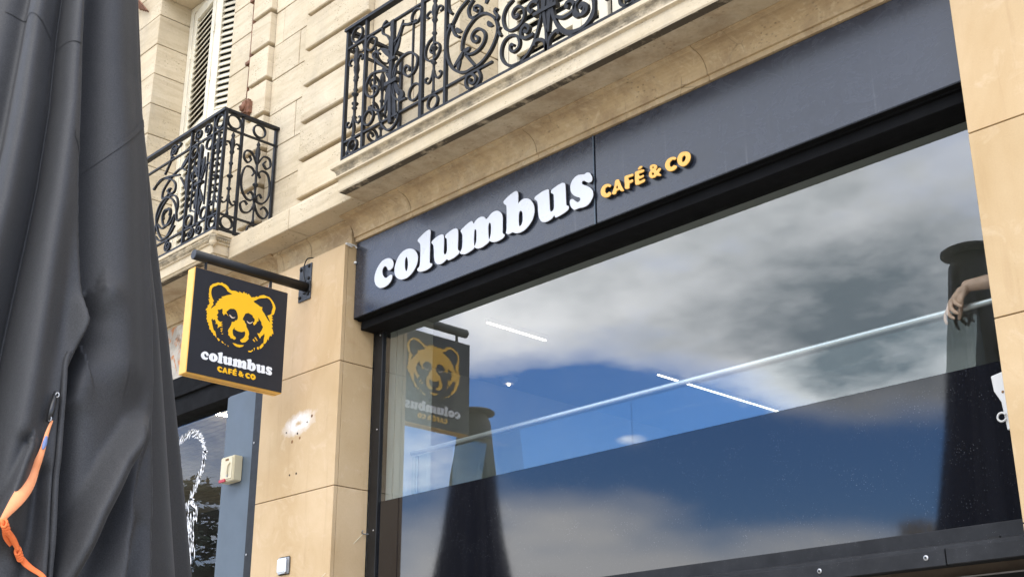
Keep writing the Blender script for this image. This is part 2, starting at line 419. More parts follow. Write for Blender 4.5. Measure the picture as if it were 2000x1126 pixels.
def box(name, x0, x1, y0, y1, z0, z1, mat, parent=None, bev=0.0, seg=2):
    o = G().box(x0, x1, y0, y1, z0, z1).make(name, mat, parent)
    if bev: bevel_me(o, bev, seg)
    return o
def extrude_x(name, prof, x0, x1, mat, parent=None):
    """closed (y,z) outline extruded along X"""
    n = len(prof)
    v = [(x0, y, z) for y, z in prof] + [(x1, y, z) for y, z in prof]
    f = [[i, (i + 1) % n, (i + 1) % n + n, i + n] for i in range(n)] + [list(range(n)), list(range(2 * n - 1, n - 1, -1))]
    return mobj(name, v, f, mat, parent)
def ring_loft(name, prof, x0, x1, yf, yb, mat, parent=None):
    """moulded slab: (overhang, z) list from top to bottom, mitred at both ends"""
    v = []; f = []
    for off, z in prof: v += [(x0 - off, yb, z), (x0 - off, yf - off, z), (x1 + off, yf - off, z), (x1 + off, yb, z)]
    n = len(prof)
    for i in range(n - 1):
        for k in range(3): a = i * 4 + k; f.append([a, a + 1, a + 5, a + 4])
        a = i * 4; f.append([a + 3, a, a + 4, a + 7])
    f.append([0, 1, 2, 3]); b = (n - 1) * 4; f.append([b + 3, b + 2, b + 1, b])
    return mobj(name, v, f, mat, parent)
def catmull(P, k=6, closed=False):
    P = [np.array(p, float) for p in P]; n = len(P); out = []
    rngi = range(n if closed else n - 1)
    for i in rngi:
        if closed: a, b, c, d = P[(i - 1) % n], P[i], P[(i + 1) % n], P[(i + 2) % n]
        else: a, b, c, d = P[max(i - 1, 0)], P[i], P[i + 1], P[min(i + 2, n - 1)]
        for j in range(k):
            t = j / k
            out.append(0.5 * (2 * b + (c - a) * t + (2 * a - 5 * b + 4 * c - d) * t * t + (3 * b - a - 3 * c + d) * t ** 3))
    if not closed: out.append(P[-1])
    return out
def bar(P, nrm, wd, dp, closed=False, taper=None):
    """rectangular bar swept along 3D points; wd in plane, dp along nrm"""
    P = [Vector(p) for p in P]; n = len(P); nrm = Vector(nrm).normalized(); v = []; f = []
    for i, p in enumerate(P):
        t = (P[(i + 1) % n] - P[i - 1]) if closed else (P[min(i + 1, n - 1)] - P[max(i - 1, 0)])
        if t.length < 1e-9: t = Vector((1, 0, 0))
        s = nrm.cross(t.normalized()); s.normalize()
        k = 1.0 if taper is None else taper(i / max(1, n - 1))
        for a, b in ((-1, -1), (1, -1), (1, 1), (-1, 1)): v.append(p + s * (wd / 2 * a * k) + nrm * (dp / 2 * b))
    m = n if closed else n - 1
    for i in range(m):
        a = i * 4; b = ((i + 1) % n) * 4
        for k in range(4): f.append([a + k, a + (k + 1) % 4, b + (k + 1) % 4, b + k])
    if not closed: f += [[0, 3, 2, 1], [n * 4 - 4, n * 4 - 3, n * 4 - 2, n * 4 - 1]]
    return v, f
def tube(P, r, seg=8, caps=True):
    P = [Vector(p) for p in P]; n = len(P); v = []; f = []
    rr = r if isinstance(r, (list, tuple)) else [r] * n
    t0 = (P[1] - P[0]).normalized(); u = t0.orthogonal().normalized()
    for i, p in enumerate(P):
        t = (P[min(i + 1, n - 1)] - P[max(i - 1, 0)]).normalized()
        u = (u - t * u.dot(t)).normalized(); w_ = t.cross(u)
        for k in range(seg):
            a = 2 * pi * k / seg; v.append(p + (u * cos(a) + w_ * sin(a)) * rr[i])
    for i in range(n - 1):
        for k in range(seg): f.append([i * seg + k, i * seg + (k + 1) % seg, (i + 1) * seg + (k + 1) % seg, (i + 1) * seg + k])
    if caps: f += [list(range(seg))[::-1], list(range((n - 1) * seg, n * seg))]
    return v, f
def lathe(prof, c, seg=10, axis='z', sq=1.0):
    """(r, h) outline turned about an axis through c"""
    v = []; f = []; n = len(prof)
    for r, h in prof:
        for k in range(seg):
            a = 2 * pi * k / seg
            if axis == 'z': v.append((c[0] + r * cos(a), c[1] + r * sin(a) * sq, c[2] + h))
            elif axis == 'y': v.append((c[0] + r * cos(a), c[1] + h, c[2] + r * sin(a)))
            else: v.append((c[0] + h, c[1] + r * cos(a), c[2] + r * sin(a)))
    for i in range(n - 1):
        for k in range(seg): f.append([i * seg + k, i * seg + (k + 1) % seg, (i + 1) * seg + (k + 1) % seg, (i + 1) * seg + k])
    f += [list(range(seg))[::-1], list(range((n - 1) * seg, n * seg))]
    return v, f
def curve_shape(name, loops, mat, parent, xform, depth, bev=0.0, k=4, mat2=None):
    """filled 2D outline (with holes) given depth; xform maps (a,b,c)->world"""
    cu = bpy.data.curves.new('tmp', 'CURVE'); cu.dimensions = '2D'; cu.fill_mode = 'BOTH'
    cu.extrude = depth / 2; cu.bevel_depth = bev; cu.bevel_resolution = 1; cu.offset = -bev
    for lp in loops:
        pts = catmull([(a / 1000, b / 1000) for a, b in lp], k, True) if k > 1 else [(a / 1000, b / 1000) for a, b in lp]
        sp = cu.splines.new('POLY'); sp.points.add(len(pts) - 1); sp.use_cyclic_u = True
        for q, p in zip(sp.points, pts): q.co = (p[0], p[1], 0, 1)
    o = bpy.data.objects.new('tmp', cu); COL.objects.link(o)
    dg = bpy.context.evaluated_depsgraph_get()
    me = bpy.data.meshes.new_from_object(o.evaluated_get(dg))
    V = [xform(*p.co) for p in me.vertices]; F = [list(p.vertices) for p in me.polygons]
    bpy.data.objects.remove(o); bpy.data.curves.remove(cu); bpy.data.meshes.remove(me)
    ob = mobj(name, V, F, mat, parent)
    return ob

# ------------------------------------------------------------------ outlines (millimetres)
LETTERS=[["c",[[[-6127,4701],[-6099,4687],[-6080,4667],[-6073,4645],[-6079,4624],[-6096,4613],[-6116,4611],[-6131,4620],[-6141,4637],[-6152,4649],[-6169,4652],[-6183,4642],[-6188,4623],[-6180,4598],[-6162,4576],[-6141,4569],[-6121,4574],[-6101,4578],[-6085,4570],[-6083,4554],[-6095,4531],[-6121,4515],[-6155,4508],[-6196,4511],[-6228,4526],[-6253,4549],[-6267,4576],[-6270,4604],[-6262,4634],[-6246,4660],[-6223,4683],[-6193,4700],[-6162,4705]]]],["o",[[[-5906,4702],[-5873,4687],[-5845,4660],[-5830,4629],[-5829,4597],[-5839,4569],[-5860,4544],[-5889,4523],[-5924,4510],[-5960,4508],[-5994,4514],[-6024,4529],[-6049,4554],[-6060,4582],[-6061,4614],[-6051,4643],[-6034,4670],[-6009,4693],[-5976,4706],[-5939,4709]],[[-5942,4654],[-5932,4636],[-5926,4612],[-5926,4589],[-5931,4566],[-5939,4558],[-5950,4569],[-5956,4593],[-5957,4621],[-5954,4643]]]],["l",[[[-5724,4777],[-5712,4768],[-5709,4752],[-5711,4719],[-5711,4674],[-5711,4630],[-5712,4581],[-5711,4554],[-5703,4543],[-5688,4537],[-5687,4525],[-5699,4516],[-5724,4509],[-5756,4507],[-5794,4511],[-5821,4521],[-5831,4535],[-5825,4545],[-5812,4552],[-5806,4573],[-5805,4608],[-5804,4653],[-5806,4689],[-5812,4707],[-5825,4721],[-5834,4731],[-5832,4742],[-5813,4752],[-5778,4766],[-5749,4775]]]],["u",[[[-5595,4705],[-5582,4695],[-5578,4674],[-5577,4634],[-5578,4599],[-5578,4577],[-5569,4564],[-5557,4564],[-5549,4577],[-5548,4608],[-5550,4639],[-5553,4660],[-5565,4672],[-5568,4684],[-5554,4695],[-5523,4704],[-5493,4709],[-5468,4706],[-5451,4694],[-5446,4678],[-5445,4642],[-5446,4603],[-5447,4569],[-5442,4554],[-5431,4545],[-5433,4532],[-5452,4523],[-5482,4514],[-5519,4511],[-5537,4514],[-5547,4524],[-5562,4518],[-5586,4510],[-5617,4510],[-5643,4521],[-5661,4542],[-5669,4569],[-5672,4605],[-5675,4637],[-5680,4656],[-5690,4669],[-5698,4679],[-5693,4689],[-5667,4700],[-5636,4707],[-5611,4708]]]],["m",[[[-5328,4710],[-5313,4701],[-5305,4686],[-5289,4699],[-5262,4710],[-5233,4710],[-5209,4699],[-5192,4682],[-5174,4688],[-5151,4702],[-5122,4709],[-5096,4705],[-5073,4690],[-5056,4670],[-5049,4646],[-5049,4608],[-5049,4570],[-5050,4550],[-5043,4539],[-5033,4531],[-5035,4520],[-5053,4510],[-5084,4506],[-5115,4508],[-5138,4515],[-5158,4527],[-5162,4533],[-5170,4523],[-5196,4514],[-5231,4507],[-5263,4510],[-5286,4520],[-5294,4530],[-5304,4520],[-5331,4513],[-5372,4508],[-5402,4514],[-5421,4523],[-5427,4533],[-5418,4543],[-5408,4560],[-5405,4589],[-5405,4624],[-5408,4646],[-5416,4660],[-5423,4671],[-5419,4680],[-5393,4692],[-5360,4704]],[[-5288,4643],[-5280,4631],[-5279,4603],[-5279,4569],[-5287,4547],[-5294,4538],[-5299,4549],[-5301,4584],[-5299,4618],[-5297,4638]],[[-5161,4647],[-5152,4634],[-5150,4606],[-5152,4572],[-5160,4551],[-5163,4540],[-5170,4552],[-5173,4587],[-5174,4622],[-5169,4642]]]],["b",[[[-4933,4779],[-4921,4769],[-4916,4751],[-4916,4722],[-4915,4694],[-4898,4704],[-4871,4709],[-4845,4703],[-4818,4686],[-4798,4661],[-4785,4633],[-4782,4604],[-4787,4578],[-4801,4550],[-4825,4528],[-4857,4510],[-4894,4503],[-4925,4506],[-4952,4517],[-4966,4524],[-4977,4523],[-4997,4522],[-5014,4530],[-5021,4538],[-5016,4556],[-5015,4589],[-5015,4631],[-5015,4674],[-5017,4704],[-5022,4716],[-5039,4731],[-5043,4743],[-5037,4751],[-5008,4765],[-4974,4775],[-4949,4780]],[[-4894,4638],[-4883,4625],[-4880,4599],[-4881,4571],[-4889,4552],[-4904,4545],[-4911,4555],[-4913,4582],[-4912,4613],[-4907,4634]]]],["u",[[[-4678,4703],[-4665,4696],[-4663,4677],[-4661,4636],[-4659,4596],[-4658,4572],[-4652,4557],[-4639,4556],[-4628,4566],[-4625,4593],[-4626,4625],[-4627,4649],[-4633,4659],[-4644,4668],[-4649,4678],[-4640,4689],[-4612,4697],[-4581,4703],[-4554,4703],[-4539,4695],[-4534,4681],[-4532,4645],[-4531,4605],[-4530,4570],[-4527,4555],[-4515,4547],[-4510,4536],[-4515,4524],[-4540,4514],[-4575,4508],[-4608,4505],[-4620,4513],[-4624,4524],[-4640,4511],[-4666,4504],[-4696,4504],[-4722,4514],[-4739,4533],[-4749,4558],[-4753,4591],[-4755,4627],[-4759,4649],[-4766,4661],[-4779,4672],[-4782,4682],[-4771,4691],[-4740,4699],[-4709,4704]]]],["s",[[[-4362,4701],[-4345,4691],[-4334,4673],[-4328,4654],[-4331,4639],[-4344,4633],[-4361,4637],[-4375,4647],[-4389,4658],[-4403,4658],[-4407,4649],[-4397,4638],[-4376,4625],[-4348,4604],[-4329,4580],[-4324,4560],[-4328,4538],[-4346,4515],[-4370,4502],[-4399,4500],[-4432,4505],[-4457,4505],[-4471,4508],[-4488,4525],[-4499,4546],[-4502,4566],[-4497,4578],[-4487,4580],[-4475,4574],[-4460,4560],[-4441,4546],[-4427,4548],[-4421,4557],[-4428,4568],[-4448,4579],[-4472,4597],[-4488,4618],[-4495,4640],[-4495,4664],[-4484,4686],[-4464,4702],[-4437,4709],[-4408,4704],[-4386,4698],[-4374,4701]]]],["C",[[[-4213,4579],[-4197,4571],[-4187,4561],[-4190,4554],[-4198,4552],[-4207,4558],[-4217,4560],[-4229,4554],[-4232,4540],[-4227,4529],[-4217,4524],[-4203,4528],[-4191,4519],[-4188,4510],[-4198,4501],[-4218,4498],[-4237,4505],[-4255,4519],[-4264,4537],[-4264,4554],[-4255,4571],[-4237,4581]]]],["A",[[[-4141,4581],[-4131,4576],[-4126,4566],[-4112,4529],[-4098,4502],[-4101,4497],[-4117,4501],[-4124,4509],[-4130,4514],[-4148,4512],[-4152,4504],[-4158,4498],[-4176,4502],[-4183,4510],[-4175,4525],[-4164,4550],[-4159,4571],[-4153,4580]],[[-4143,4543],[-4139,4532],[-4141,4528],[-4148,4528],[-4150,4536]]]],["F",[[[-4090,4577],[-4082,4582],[-4059,4580],[-4036,4578],[-4027,4573],[-4028,4563],[-4036,4561],[-4056,4562],[-4062,4559],[-4060,4550],[-4051,4545],[-4035,4545],[-4030,4537],[-4032,4528],[-4046,4526],[-4055,4524],[-4058,4511],[-4060,4500],[-4070,4499],[-4083,4503],[-4090,4510],[-4090,4528],[-4091,4554]]]],["E",[[[-4016,4577],[-4008,4581],[-3985,4581],[-3963,4578],[-3952,4572],[-3952,4562],[-3962,4559],[-3983,4560],[-3988,4558],[-3986,4549],[-3972,4545],[-3959,4546],[-3955,4538],[-3957,4531],[-3973,4529],[-3988,4529],[-3990,4524],[-3985,4518],[-3966,4519],[-3952,4519],[-3948,4510],[-3951,4502],[-3970,4499],[-3993,4498],[-4008,4501],[-4016,4508],[-4018,4526],[-4018,4552]],[[-3990,4597],[-3981,4603],[-3969,4601],[-3962,4595],[-3967,4588],[-3976,4585],[-3989,4585],[-3996,4590]]]],["and",[[[-3889,4582],[-3872,4574],[-3862,4561],[-3863,4552],[-3870,4544],[-3865,4538],[-3855,4546],[-3846,4546],[-3838,4540],[-3839,4532],[-3849,4523],[-3851,4518],[-3839,4504],[-3839,4498],[-3854,4500],[-3866,4507],[-3878,4502],[-3895,4502],[-3911,4510],[-3920,4524],[-3920,4538],[-3913,4549],[-3907,4552],[-3912,4563],[-3912,4575],[-3904,4582]],[[-3890,4569],[-3885,4562],[-3890,4557],[-3895,4563]],[[-3893,4535],[-3885,4525],[-3892,4520],[-3900,4528]]]],["C",[[[-3761,4579],[-3743,4573],[-3733,4563],[-3736,4556],[-3746,4555],[-3755,4560],[-3768,4556],[-3777,4547],[-3777,4534],[-3771,4526],[-3760,4525],[-3751,4529],[-3739,4522],[-3731,4513],[-3734,4505],[-3751,4498],[-3771,4499],[-3791,4509],[-3804,4525],[-3810,4543],[-3804,4563],[-3787,4577]]]],["O",[[[-3677,4580],[-3656,4571],[-3643,4555],[-3639,4537],[-3646,4516],[-3663,4502],[-3684,4497],[-3704,4505],[-3721,4522],[-3728,4542],[-3726,4560],[-3714,4576],[-3697,4583]],[[-3679,4556],[-3672,4549],[-3673,4536],[-3681,4527],[-3692,4524],[-3696,4534],[-3695,4547],[-3687,4555]]]]]
BEAR={"main":[[-607,4500],[-625,4496],[-642,4502],[-653,4517],[-672,4526],[-688,4528],[-702,4533],[-712,4525],[-728,4526],[-746,4515],[-764,4506],[-781,4489],[-787,4467],[-785,4446],[-788,4430],[-783,4422],[-787,4413],[-776,4404],[-788,4395],[-780,4388],[-781,4378],[-773,4375],[-782,4360],[-791,4353],[-784,4347],[-798,4327],[-800,4320],[-789,4319],[-793,4306],[-785,4303],[-791,4287],[-785,4279],[-790,4263],[-781,4258],[-782,4245],[-771,4243],[-773,4228],[-764,4223],[-762,4201],[-751,4199],[-745,4186],[-734,4183],[-730,4170],[-717,4168],[-708,4156],[-711,4174],[-720,4197],[-732,4203],[-737,4217],[-744,4235],[-749,4253],[-754,4266],[-746,4278],[-742,4267],[-727,4275],[-723,4264],[-717,4256],[-724,4247],[-706,4249],[-702,4237],[-704,4222],[-689,4236],[-667,4242],[-684,4246],[-669,4255],[-683,4258],[-673,4273],[-691,4267],[-705,4273],[-714,4286],[-707,4297],[-719,4304],[-708,4324],[-716,4345],[-701,4346],[-681,4360],[-677,4344],[-678,4331],[-666,4315],[-664,4325],[-649,4332],[-640,4323],[-632,4320],[-647,4336],[-651,4345],[-638,4359],[-625,4372],[-596,4378],[-579,4370],[-570,4355],[-563,4337],[-562,4322],[-568,4308],[-581,4303],[-586,4292],[-605,4287],[-606,4272],[-615,4250],[-624,4233],[-628,4220],[-622,4212],[-623,4194],[-612,4190],[-603,4177],[-590,4178],[-578,4173],[-565,4183],[-572,4194],[-586,4198],[-593,4216],[-595,4235],[-585,4250],[-577,4254],[-582,4243],[-568,4239],[-554,4235],[-527,4236],[-511,4243],[-509,4250],[-499,4238],[-500,4218],[-510,4201],[-523,4190],[-534,4183],[-529,4172],[-518,4167],[-494,4175],[-484,4187],[-472,4202],[-476,4216],[-471,4234],[-476,4253],[-485,4266],[-495,4279],[-499,4297],[-510,4305],[-511,4314],[-526,4321],[-525,4334],[-515,4354],[-510,4367],[-486,4377],[-478,4374],[-455,4368],[-451,4356],[-436,4347],[-436,4332],[-448,4315],[-438,4302],[-423,4320],[-421,4331],[-408,4339],[-410,4366],[-397,4349],[-385,4339],[-381,4320],[-369,4308],[-376,4286],[-383,4275],[-393,4257],[-410,4256],[-400,4241],[-387,4224],[-380,4240],[-365,4254],[-357,4268],[-353,4251],[-357,4230],[-357,4195],[-346,4198],[-334,4216],[-332,4236],[-323,4226],[-319,4249],[-312,4261],[-300,4259],[-299,4279],[-287,4277],[-295,4305],[-305,4318],[-295,4325],[-307,4343],[-296,4351],[-309,4368],[-295,4376],[-312,4382],[-299,4393],[-314,4400],[-295,4412],[-290,4428],[-284,4460],[-291,4479],[-304,4497],[-319,4511],[-338,4524],[-363,4525],[-383,4527],[-411,4516],[-424,4502],[-438,4504],[-448,4494],[-459,4493],[-473,4487],[-488,4499],[-497,4507],[-507,4497],[-514,4507],[-527,4502],[-533,4513],[-540,4498],[-560,4503],[-569,4506],[-565,4494],[-593,4501]],"earl":[[-746,4394],[-758,4408],[-765,4421],[-771,4439],[-772,4454],[-769,4475],[-757,4490],[-739,4500],[-724,4511],[-703,4514],[-689,4510],[-675,4504],[-664,4497],[-654,4484],[-635,4479],[-618,4473],[-639,4464],[-660,4455],[-680,4443],[-696,4436],[-685,4431],[-713,4417],[-707,4408],[-725,4399],[-719,4393],[-734,4380],[-728,4374],[-745,4357],[-757,4344],[-764,4335],[-760,4353],[-748,4371],[-755,4384]],"earr":[[-455,4467],[-436,4479],[-420,4491],[-398,4501],[-379,4506],[-354,4515],[-336,4509],[-321,4497],[-310,4480],[-303,4461],[-311,4434],[-312,4413],[-328,4400],[-342,4393],[-335,4382],[-326,4369],[-316,4351],[-324,4354],[-337,4364],[-349,4378],[-361,4391],[-368,4402],[-380,4412],[-389,4424],[-385,4441],[-405,4441],[-417,4448],[-434,4454],[-451,4460]],"eyes":[[[-628,4331],[-621,4321],[-607,4312],[-591,4315],[-582,4325],[-594,4320],[-607,4321],[-617,4329]],[[-495,4321],[-486,4308],[-469,4306],[-454,4318],[-451,4326],[-467,4315],[-481,4314]]],"bits":[[[-587,4149],[-571,4150],[-552,4147],[-525,4149],[-503,4153],[-513,4141],[-534,4131],[-556,4131],[-573,4137]],[[-441,4204],[-434,4211],[-421,4194],[-430,4194]],[[-429,4222],[-421,4226],[-403,4205],[-409,4204]],[[-470,4121],[-463,4125],[-449,4126],[-436,4138],[-433,4132],[-446,4119],[-464,4115]],[[-429,4150],[-421,4154],[-422,4134]],[[-405,4160],[-394,4167],[-390,4148],[-401,4148]],[[-386,4169],[-373,4187],[-360,4200],[-357,4181],[-371,4162],[-382,4154]],[[-702,4157],[-692,4157],[-680,4147],[-688,4138],[-697,4146]],[[-670,4142],[-662,4144],[-650,4132],[-661,4132]],[[-647,4130],[-636,4128],[-639,4124]],[[-623,4126],[-614,4123],[-617,4117]],[[-685,4224],[-667,4231],[-669,4225],[-682,4218]],[[-682,4208],[-669,4221],[-672,4203]],[[-674,4192],[-661,4196],[-666,4189]]]}
RP2=[[[-5702,5751],[-5794,5838],[-5867,5918],[-5883,5954],[-5849,5959],[-5813,5928]],[[-5709,5753],[-5792,5793],[-5889,5809],[-5941,5763],[-5945,5706],[-5907,5652],[-5851,5640],[-5819,5665],[-5834,5700],[-5869,5709],[-5875,5692]],[[-5672,5690],[-5643,5764],[-5579,5803],[-5500,5803],[-5434,5750],[-5425,5700],[-5455,5647],[-5506,5636],[-5546,5666],[-5554,5703],[-5529,5721],[-5502,5695],[-5508,5674]],[[-5676,5635],[-5659,5562],[-5604,5508],[-5559,5513],[-5567,5553],[-5601,5572],[-5599,5543]],[[-5803,5506],[-5771,5409],[-5714,5341],[-5661,5331],[-5611,5367],[-5594,5425],[-5590,5488],[-5526,5490]],[[-5702,5627],[-5712,5555],[-5750,5514],[-5803,5506],[-5888,5568]],[[-5692,5949],[-5736,6027],[-5786,6069],[-5783,6127],[-5749,6147]],[[-5665,5947],[-5613,5972],[-5582,6036],[-5516,6016],[-5444,6012]]]
RP2AXIS=[[-5680,6120],[-5681,5944],[-5688,5735],[-5690,5641],[-5676,5373]]
RBIG=[[[-5109,5821],[-5140,5774],[-5150,5706],[-5140,5624],[-5103,5536],[-5039,5471],[-4969,5439],[-4916,5440],[-4841,5443],[-4760,5489],[-4709,5558],[-4695,5615],[-4710,5674],[-4747,5724],[-4807,5766],[-4875,5774],[-4936,5748],[-4982,5703],[-5004,5642],[-5003,5600]],[[-4979,5566],[-4918,5540],[-4850,5545],[-4809,5579],[-4802,5623],[-4829,5664],[-4867,5687],[-4905,5680],[-4919,5652],[-4900,5614],[-4866,5604],[-4862,5626],[-4885,5648]],[[-4971,5557],[-4879,5436]],[[-4908,5909],[-4949,5868],[-4945,5818],[-4921,5786],[-4875,5780],[-4845,5790],[-4842,5824],[-4869,5848],[-4899,5848],[-4891,5823],[-4868,5815]],[[-4863,5412],[-4841,5362],[-4855,5323],[-4907,5304],[-4953,5328],[-4968,5369],[-4954,5404],[-4916,5405],[-4882,5368],[-4889,5337],[-4923,5345],[-4934,5370],[-4919,5369]],[[-4565,5746],[-4622,5716],[-4648,5658],[-4630,5586],[-4587,5549],[-4537,5544],[-4494,5559],[-4473,5600],[-4480,5643],[-4515,5677],[-4550,5676],[-4568,5650],[-4551,5616],[-4522,5614],[-4533,5636]],[[-4573,5312],[-4622,5344],[-4658,5399],[-4662,5457],[-4637,5503],[-4587,5515],[-4537,5493],[-4513,5448],[-4523,5408],[-4566,5401],[-4590,5432],[-4580,5455],[-4558,5440]],[[-4573,5312],[-4503,5310],[-4433,5347],[-4392,5401],[-4357,5479],[-4328,5578],[-4317,5629]],[[-4954,5931],[-5032,5894],[-5082,5839],[-5101,5817]],[[-5102,5829],[-5089,5781],[-5068,5736],[-5040,5711],[-5036,5716]],[[-4710,5674],[-4692,5689],[-4718,5731],[-4714,5752],[-4699,5743]],[[-4673,5617],[-4688,5595],[-4666,5550]]]
RLEAF=[[[-4995,5591],[-5025,5557],[-5079,5520]],[[-4995,5591],[-4957,5586],[-4934,5593]]]
RCEN=[[[-4308,5625],[-4315,5543],[-4298,5409],[-4300,5275]],[[-4276,5610],[-4271,5523],[-4286,5403]],[[-4250,5598],[-4252,5535],[-4216,5424],[-4143,5344],[-4070,5317],[-4009,5320],[-3949,5353],[-3940,5421],[-3945,5454]],[[-4300,5275],[-4312,5352],[-4350,5385],[-4389,5386],[-4395,5363]],[[-4294,5282],[-4274,5356],[-4229,5383],[-4204,5372],[-4211,5359]],[[-4360,5633],[-4405,5655],[-4439,5633],[-4419,5591],[-4399,5604]],[[-4401,5444],[-4460,5444],[-4500,5472],[-4493,5518],[-4459,5529],[-4436,5498],[-4453,5478],[-4476,5499]],[[-4221,5473],[-4165,5443],[-4103,5450],[-4084,5483],[-4101,5517],[-4139,5524],[-4145,5501],[-4127,5492]],[[-4047,5501],[-4078,5475],[-4067,5423],[-4031,5396],[-3995,5405],[-3994,5440],[-4023,5465],[-4042,5453],[-4030,5437]]]
RCOL=[[-4393,5558],[-4315,5559],[-4213,5554]]
LBIG=[[[-8190,5545],[-8258,5532],[-8301,5546],[-8331,5659],[-8399,5750],[-8501,5796],[-8599,5758],[-8635,5663],[-8578,5529],[-8499,5447],[-8397,5450],[-8325,5508]],[[-8342,5605],[-8414,5547],[-8500,5562],[-8536,5643],[-8503,5691],[-8425,5666],[-8427,5620]],[[-8720,5940],[-8622,5991],[-8488,5957],[-8381,5885],[-8379,5814],[-8452,5815],[-8481,5860],[-8439,5857]],[[-8732,5944],[-8578,5988],[-8317,5933]],[[-8302,5905],[-8237,5824],[-8153,5681]],[[-8563,6018],[-8493,6102],[-8464,6176],[-8363,6199],[-8345,6217],[-8379,6229]]]
LP2=[[[-7971,5779],[-8045,5874],[-8106,5883],[-8141,5849],[-8103,5802],[-8063,5799]],[[-7971,5779],[-7935,5858],[-7891,5888],[-7857,5853],[-7871,5824]],[[-7984,5738],[-8047,5703],[-8091,5729],[-8088,5774]],[[-7951,5592],[-7989,5526],[-8049,5534],[-8093,5559]],[[-7975,5930],[-8075,6058],[-8064,6113],[-8002,6102]]]

def two_tone(o, axis, mat2):
    o.data.materials.append(MATS[mat2]); ax = Vector(axis)
    hs = [v.co.dot(ax) for v in o.data.vertices]; top = max(hs) - 0.25 * (max(hs) - min(hs))
    for p in o.data.polygons:
        if abs(p.normal.dot(ax)) < 0.35 or p.center.dot(ax) < top: p.material_index = 1

# ================================================================== SETTING
pv = struct(G().box(-400, 400, -400, 30, -0.3, 0.0).make('pavement', 'pavement'))

# ================================================================== STONE BUILDING
bld = thing('stone_building', 'cream limestone building front with rusticated blocks, louvred shutters and moulded balconies', 'building', (-6.9, 0.3, 0))
# core wall behind the facing stones (openings left free)
LO = (-9.91, -8.53, 5.26, 8.52)      # left opening x0,x1,z0,z1
RO = (-5.576, -3.02, 5.26, 8.52)
core = G()
for a, b in ((-14.05, -10.0), (-8.44, -5.66), (-2.93, 1.5)): core.box(a, b, 0.215, 0.9, 5.10, 11.0)
for x0, x1, z0, z1 in (LO, RO): core.box(x0 - 0.09, x1 + 0.09, 0.215, 0.9, z1 + 0.07, 11.0)
core.box(-40.0, -14.06, 0.215, 0.9, 0.0, 11.0)
core.make('wall_core', 'limestone', bld)
ZC = [5.245, 5.49, 5.805, 6.12, 6.435, 6.75, 7.065, 7.38, 7.695, 8.01, 8.325, 8.64, 8.955]
def stone(x0, x1, y0, y1, z0, z1, bev=0.006, mat='limestone'):
    y0 += random.uniform(-0.002, 0.002)
    return box('stone', x0, x1, y0, y1, z0, z1, mat, bld, bev, 1)
for i in range(len(ZC) - 1):
    z0, z1 = ZC[i], ZC[i + 1]
    gz = 0.034 if i else 0.0
    # raised rusticated strips
    for a, b in ((-10.80, -10.42), (-8.12, -7.85), (-7.32, -6.53)):
        stone(a, b, 0.115, 0.26, z0 + gz, z1, 0.007)
    j = 0.0035
    # plain wall between the strips
    sx = -7.60 + (0.12 if i % 2 else -0.13)
    if i % 3 != 1:
        stone(-7.846, sx - j, 0.172, 0.27, z0 + j, z1 - j, 0.003); stone(sx + j, -7.324, 0.172, 0.27, z0 + j, z1 - j, 0.003)
    else:
        stone(-7.846, -7.324, 0.172, 0.27, z0 + j, z1 - j, 0.003)
    # jamb stones of the two windows
    top = z1 - j
    stone(-8.53, -8.124, 0.172, 0.62, z0 + j, top, 0.004)
    stone(-10.416, -9.91, 0.172, 0.64, z0 + j, top, 0.004)
    stone(-6.526, -6.05 + (0.1 if i % 2 else 0), 0.172, 0.27, z0 + j, top, 0.004)
    stone(-6.043 + (0.1 if i % 2 else 0), -5.576, 0.172, 0.64, z0 + j, top, 0.004)
    stone(-3.02, -2.3, 0.172, 0.64, z0 + j, top, 0.004)
    stone(-12.0, -10.804, 0.172, 0.27, z0 + j, top, 0.004)
for x0, x1, z0, z1 in (LO, RO):
    n = 3
    for k in range(n):
        a = x0 + (x1 - x0) * k / n; b = x0 + (x1 - x0) * (k + 1) / n
        stone(a + 0.004, b - 0.004, 0.172, 0.64, z1, z1 + 0.42, 0.004)

# ---- string course above the left pillar: two dressed blocks over a moulding
def course_prof(yf): return [(yf, 5.08), (yf, 5.235), (yf + 0.012, 5.247), (0.30, 5.262), (0.30, 5.08)]
for a, b in ((-7.700, -6.945), (-6.938, -6.215)):
    o = extrude_x('cornice_stone', course_prof(-0.18), a, b, 'limestone', bld); bevel_me(o, 0.005, 1)
def mould_prof(dy):
    p = [(0.30, 5.079), (0.005 + dy, 5.079), (0.005 + dy, 5.060), (0.018 + dy, 5.056)]
    for k in range(7):
        a = k / 6 * pi / 2
        p.append((0.018 + dy + 0.034 * sin(a) ** 1.0, 5.052 - 0.075 * (1 - cos(a))))
    p += [(0.055 + dy, 4.965), (0.055 + dy, 4.905), (0.30, 4.905)]
    return p
for a, b in ((-7.392, -6.98), (-6.974, -6.515)):
    extrude_x('moulding_stone', mould_prof(0.0), a, b, 'soffit_stone', bld)

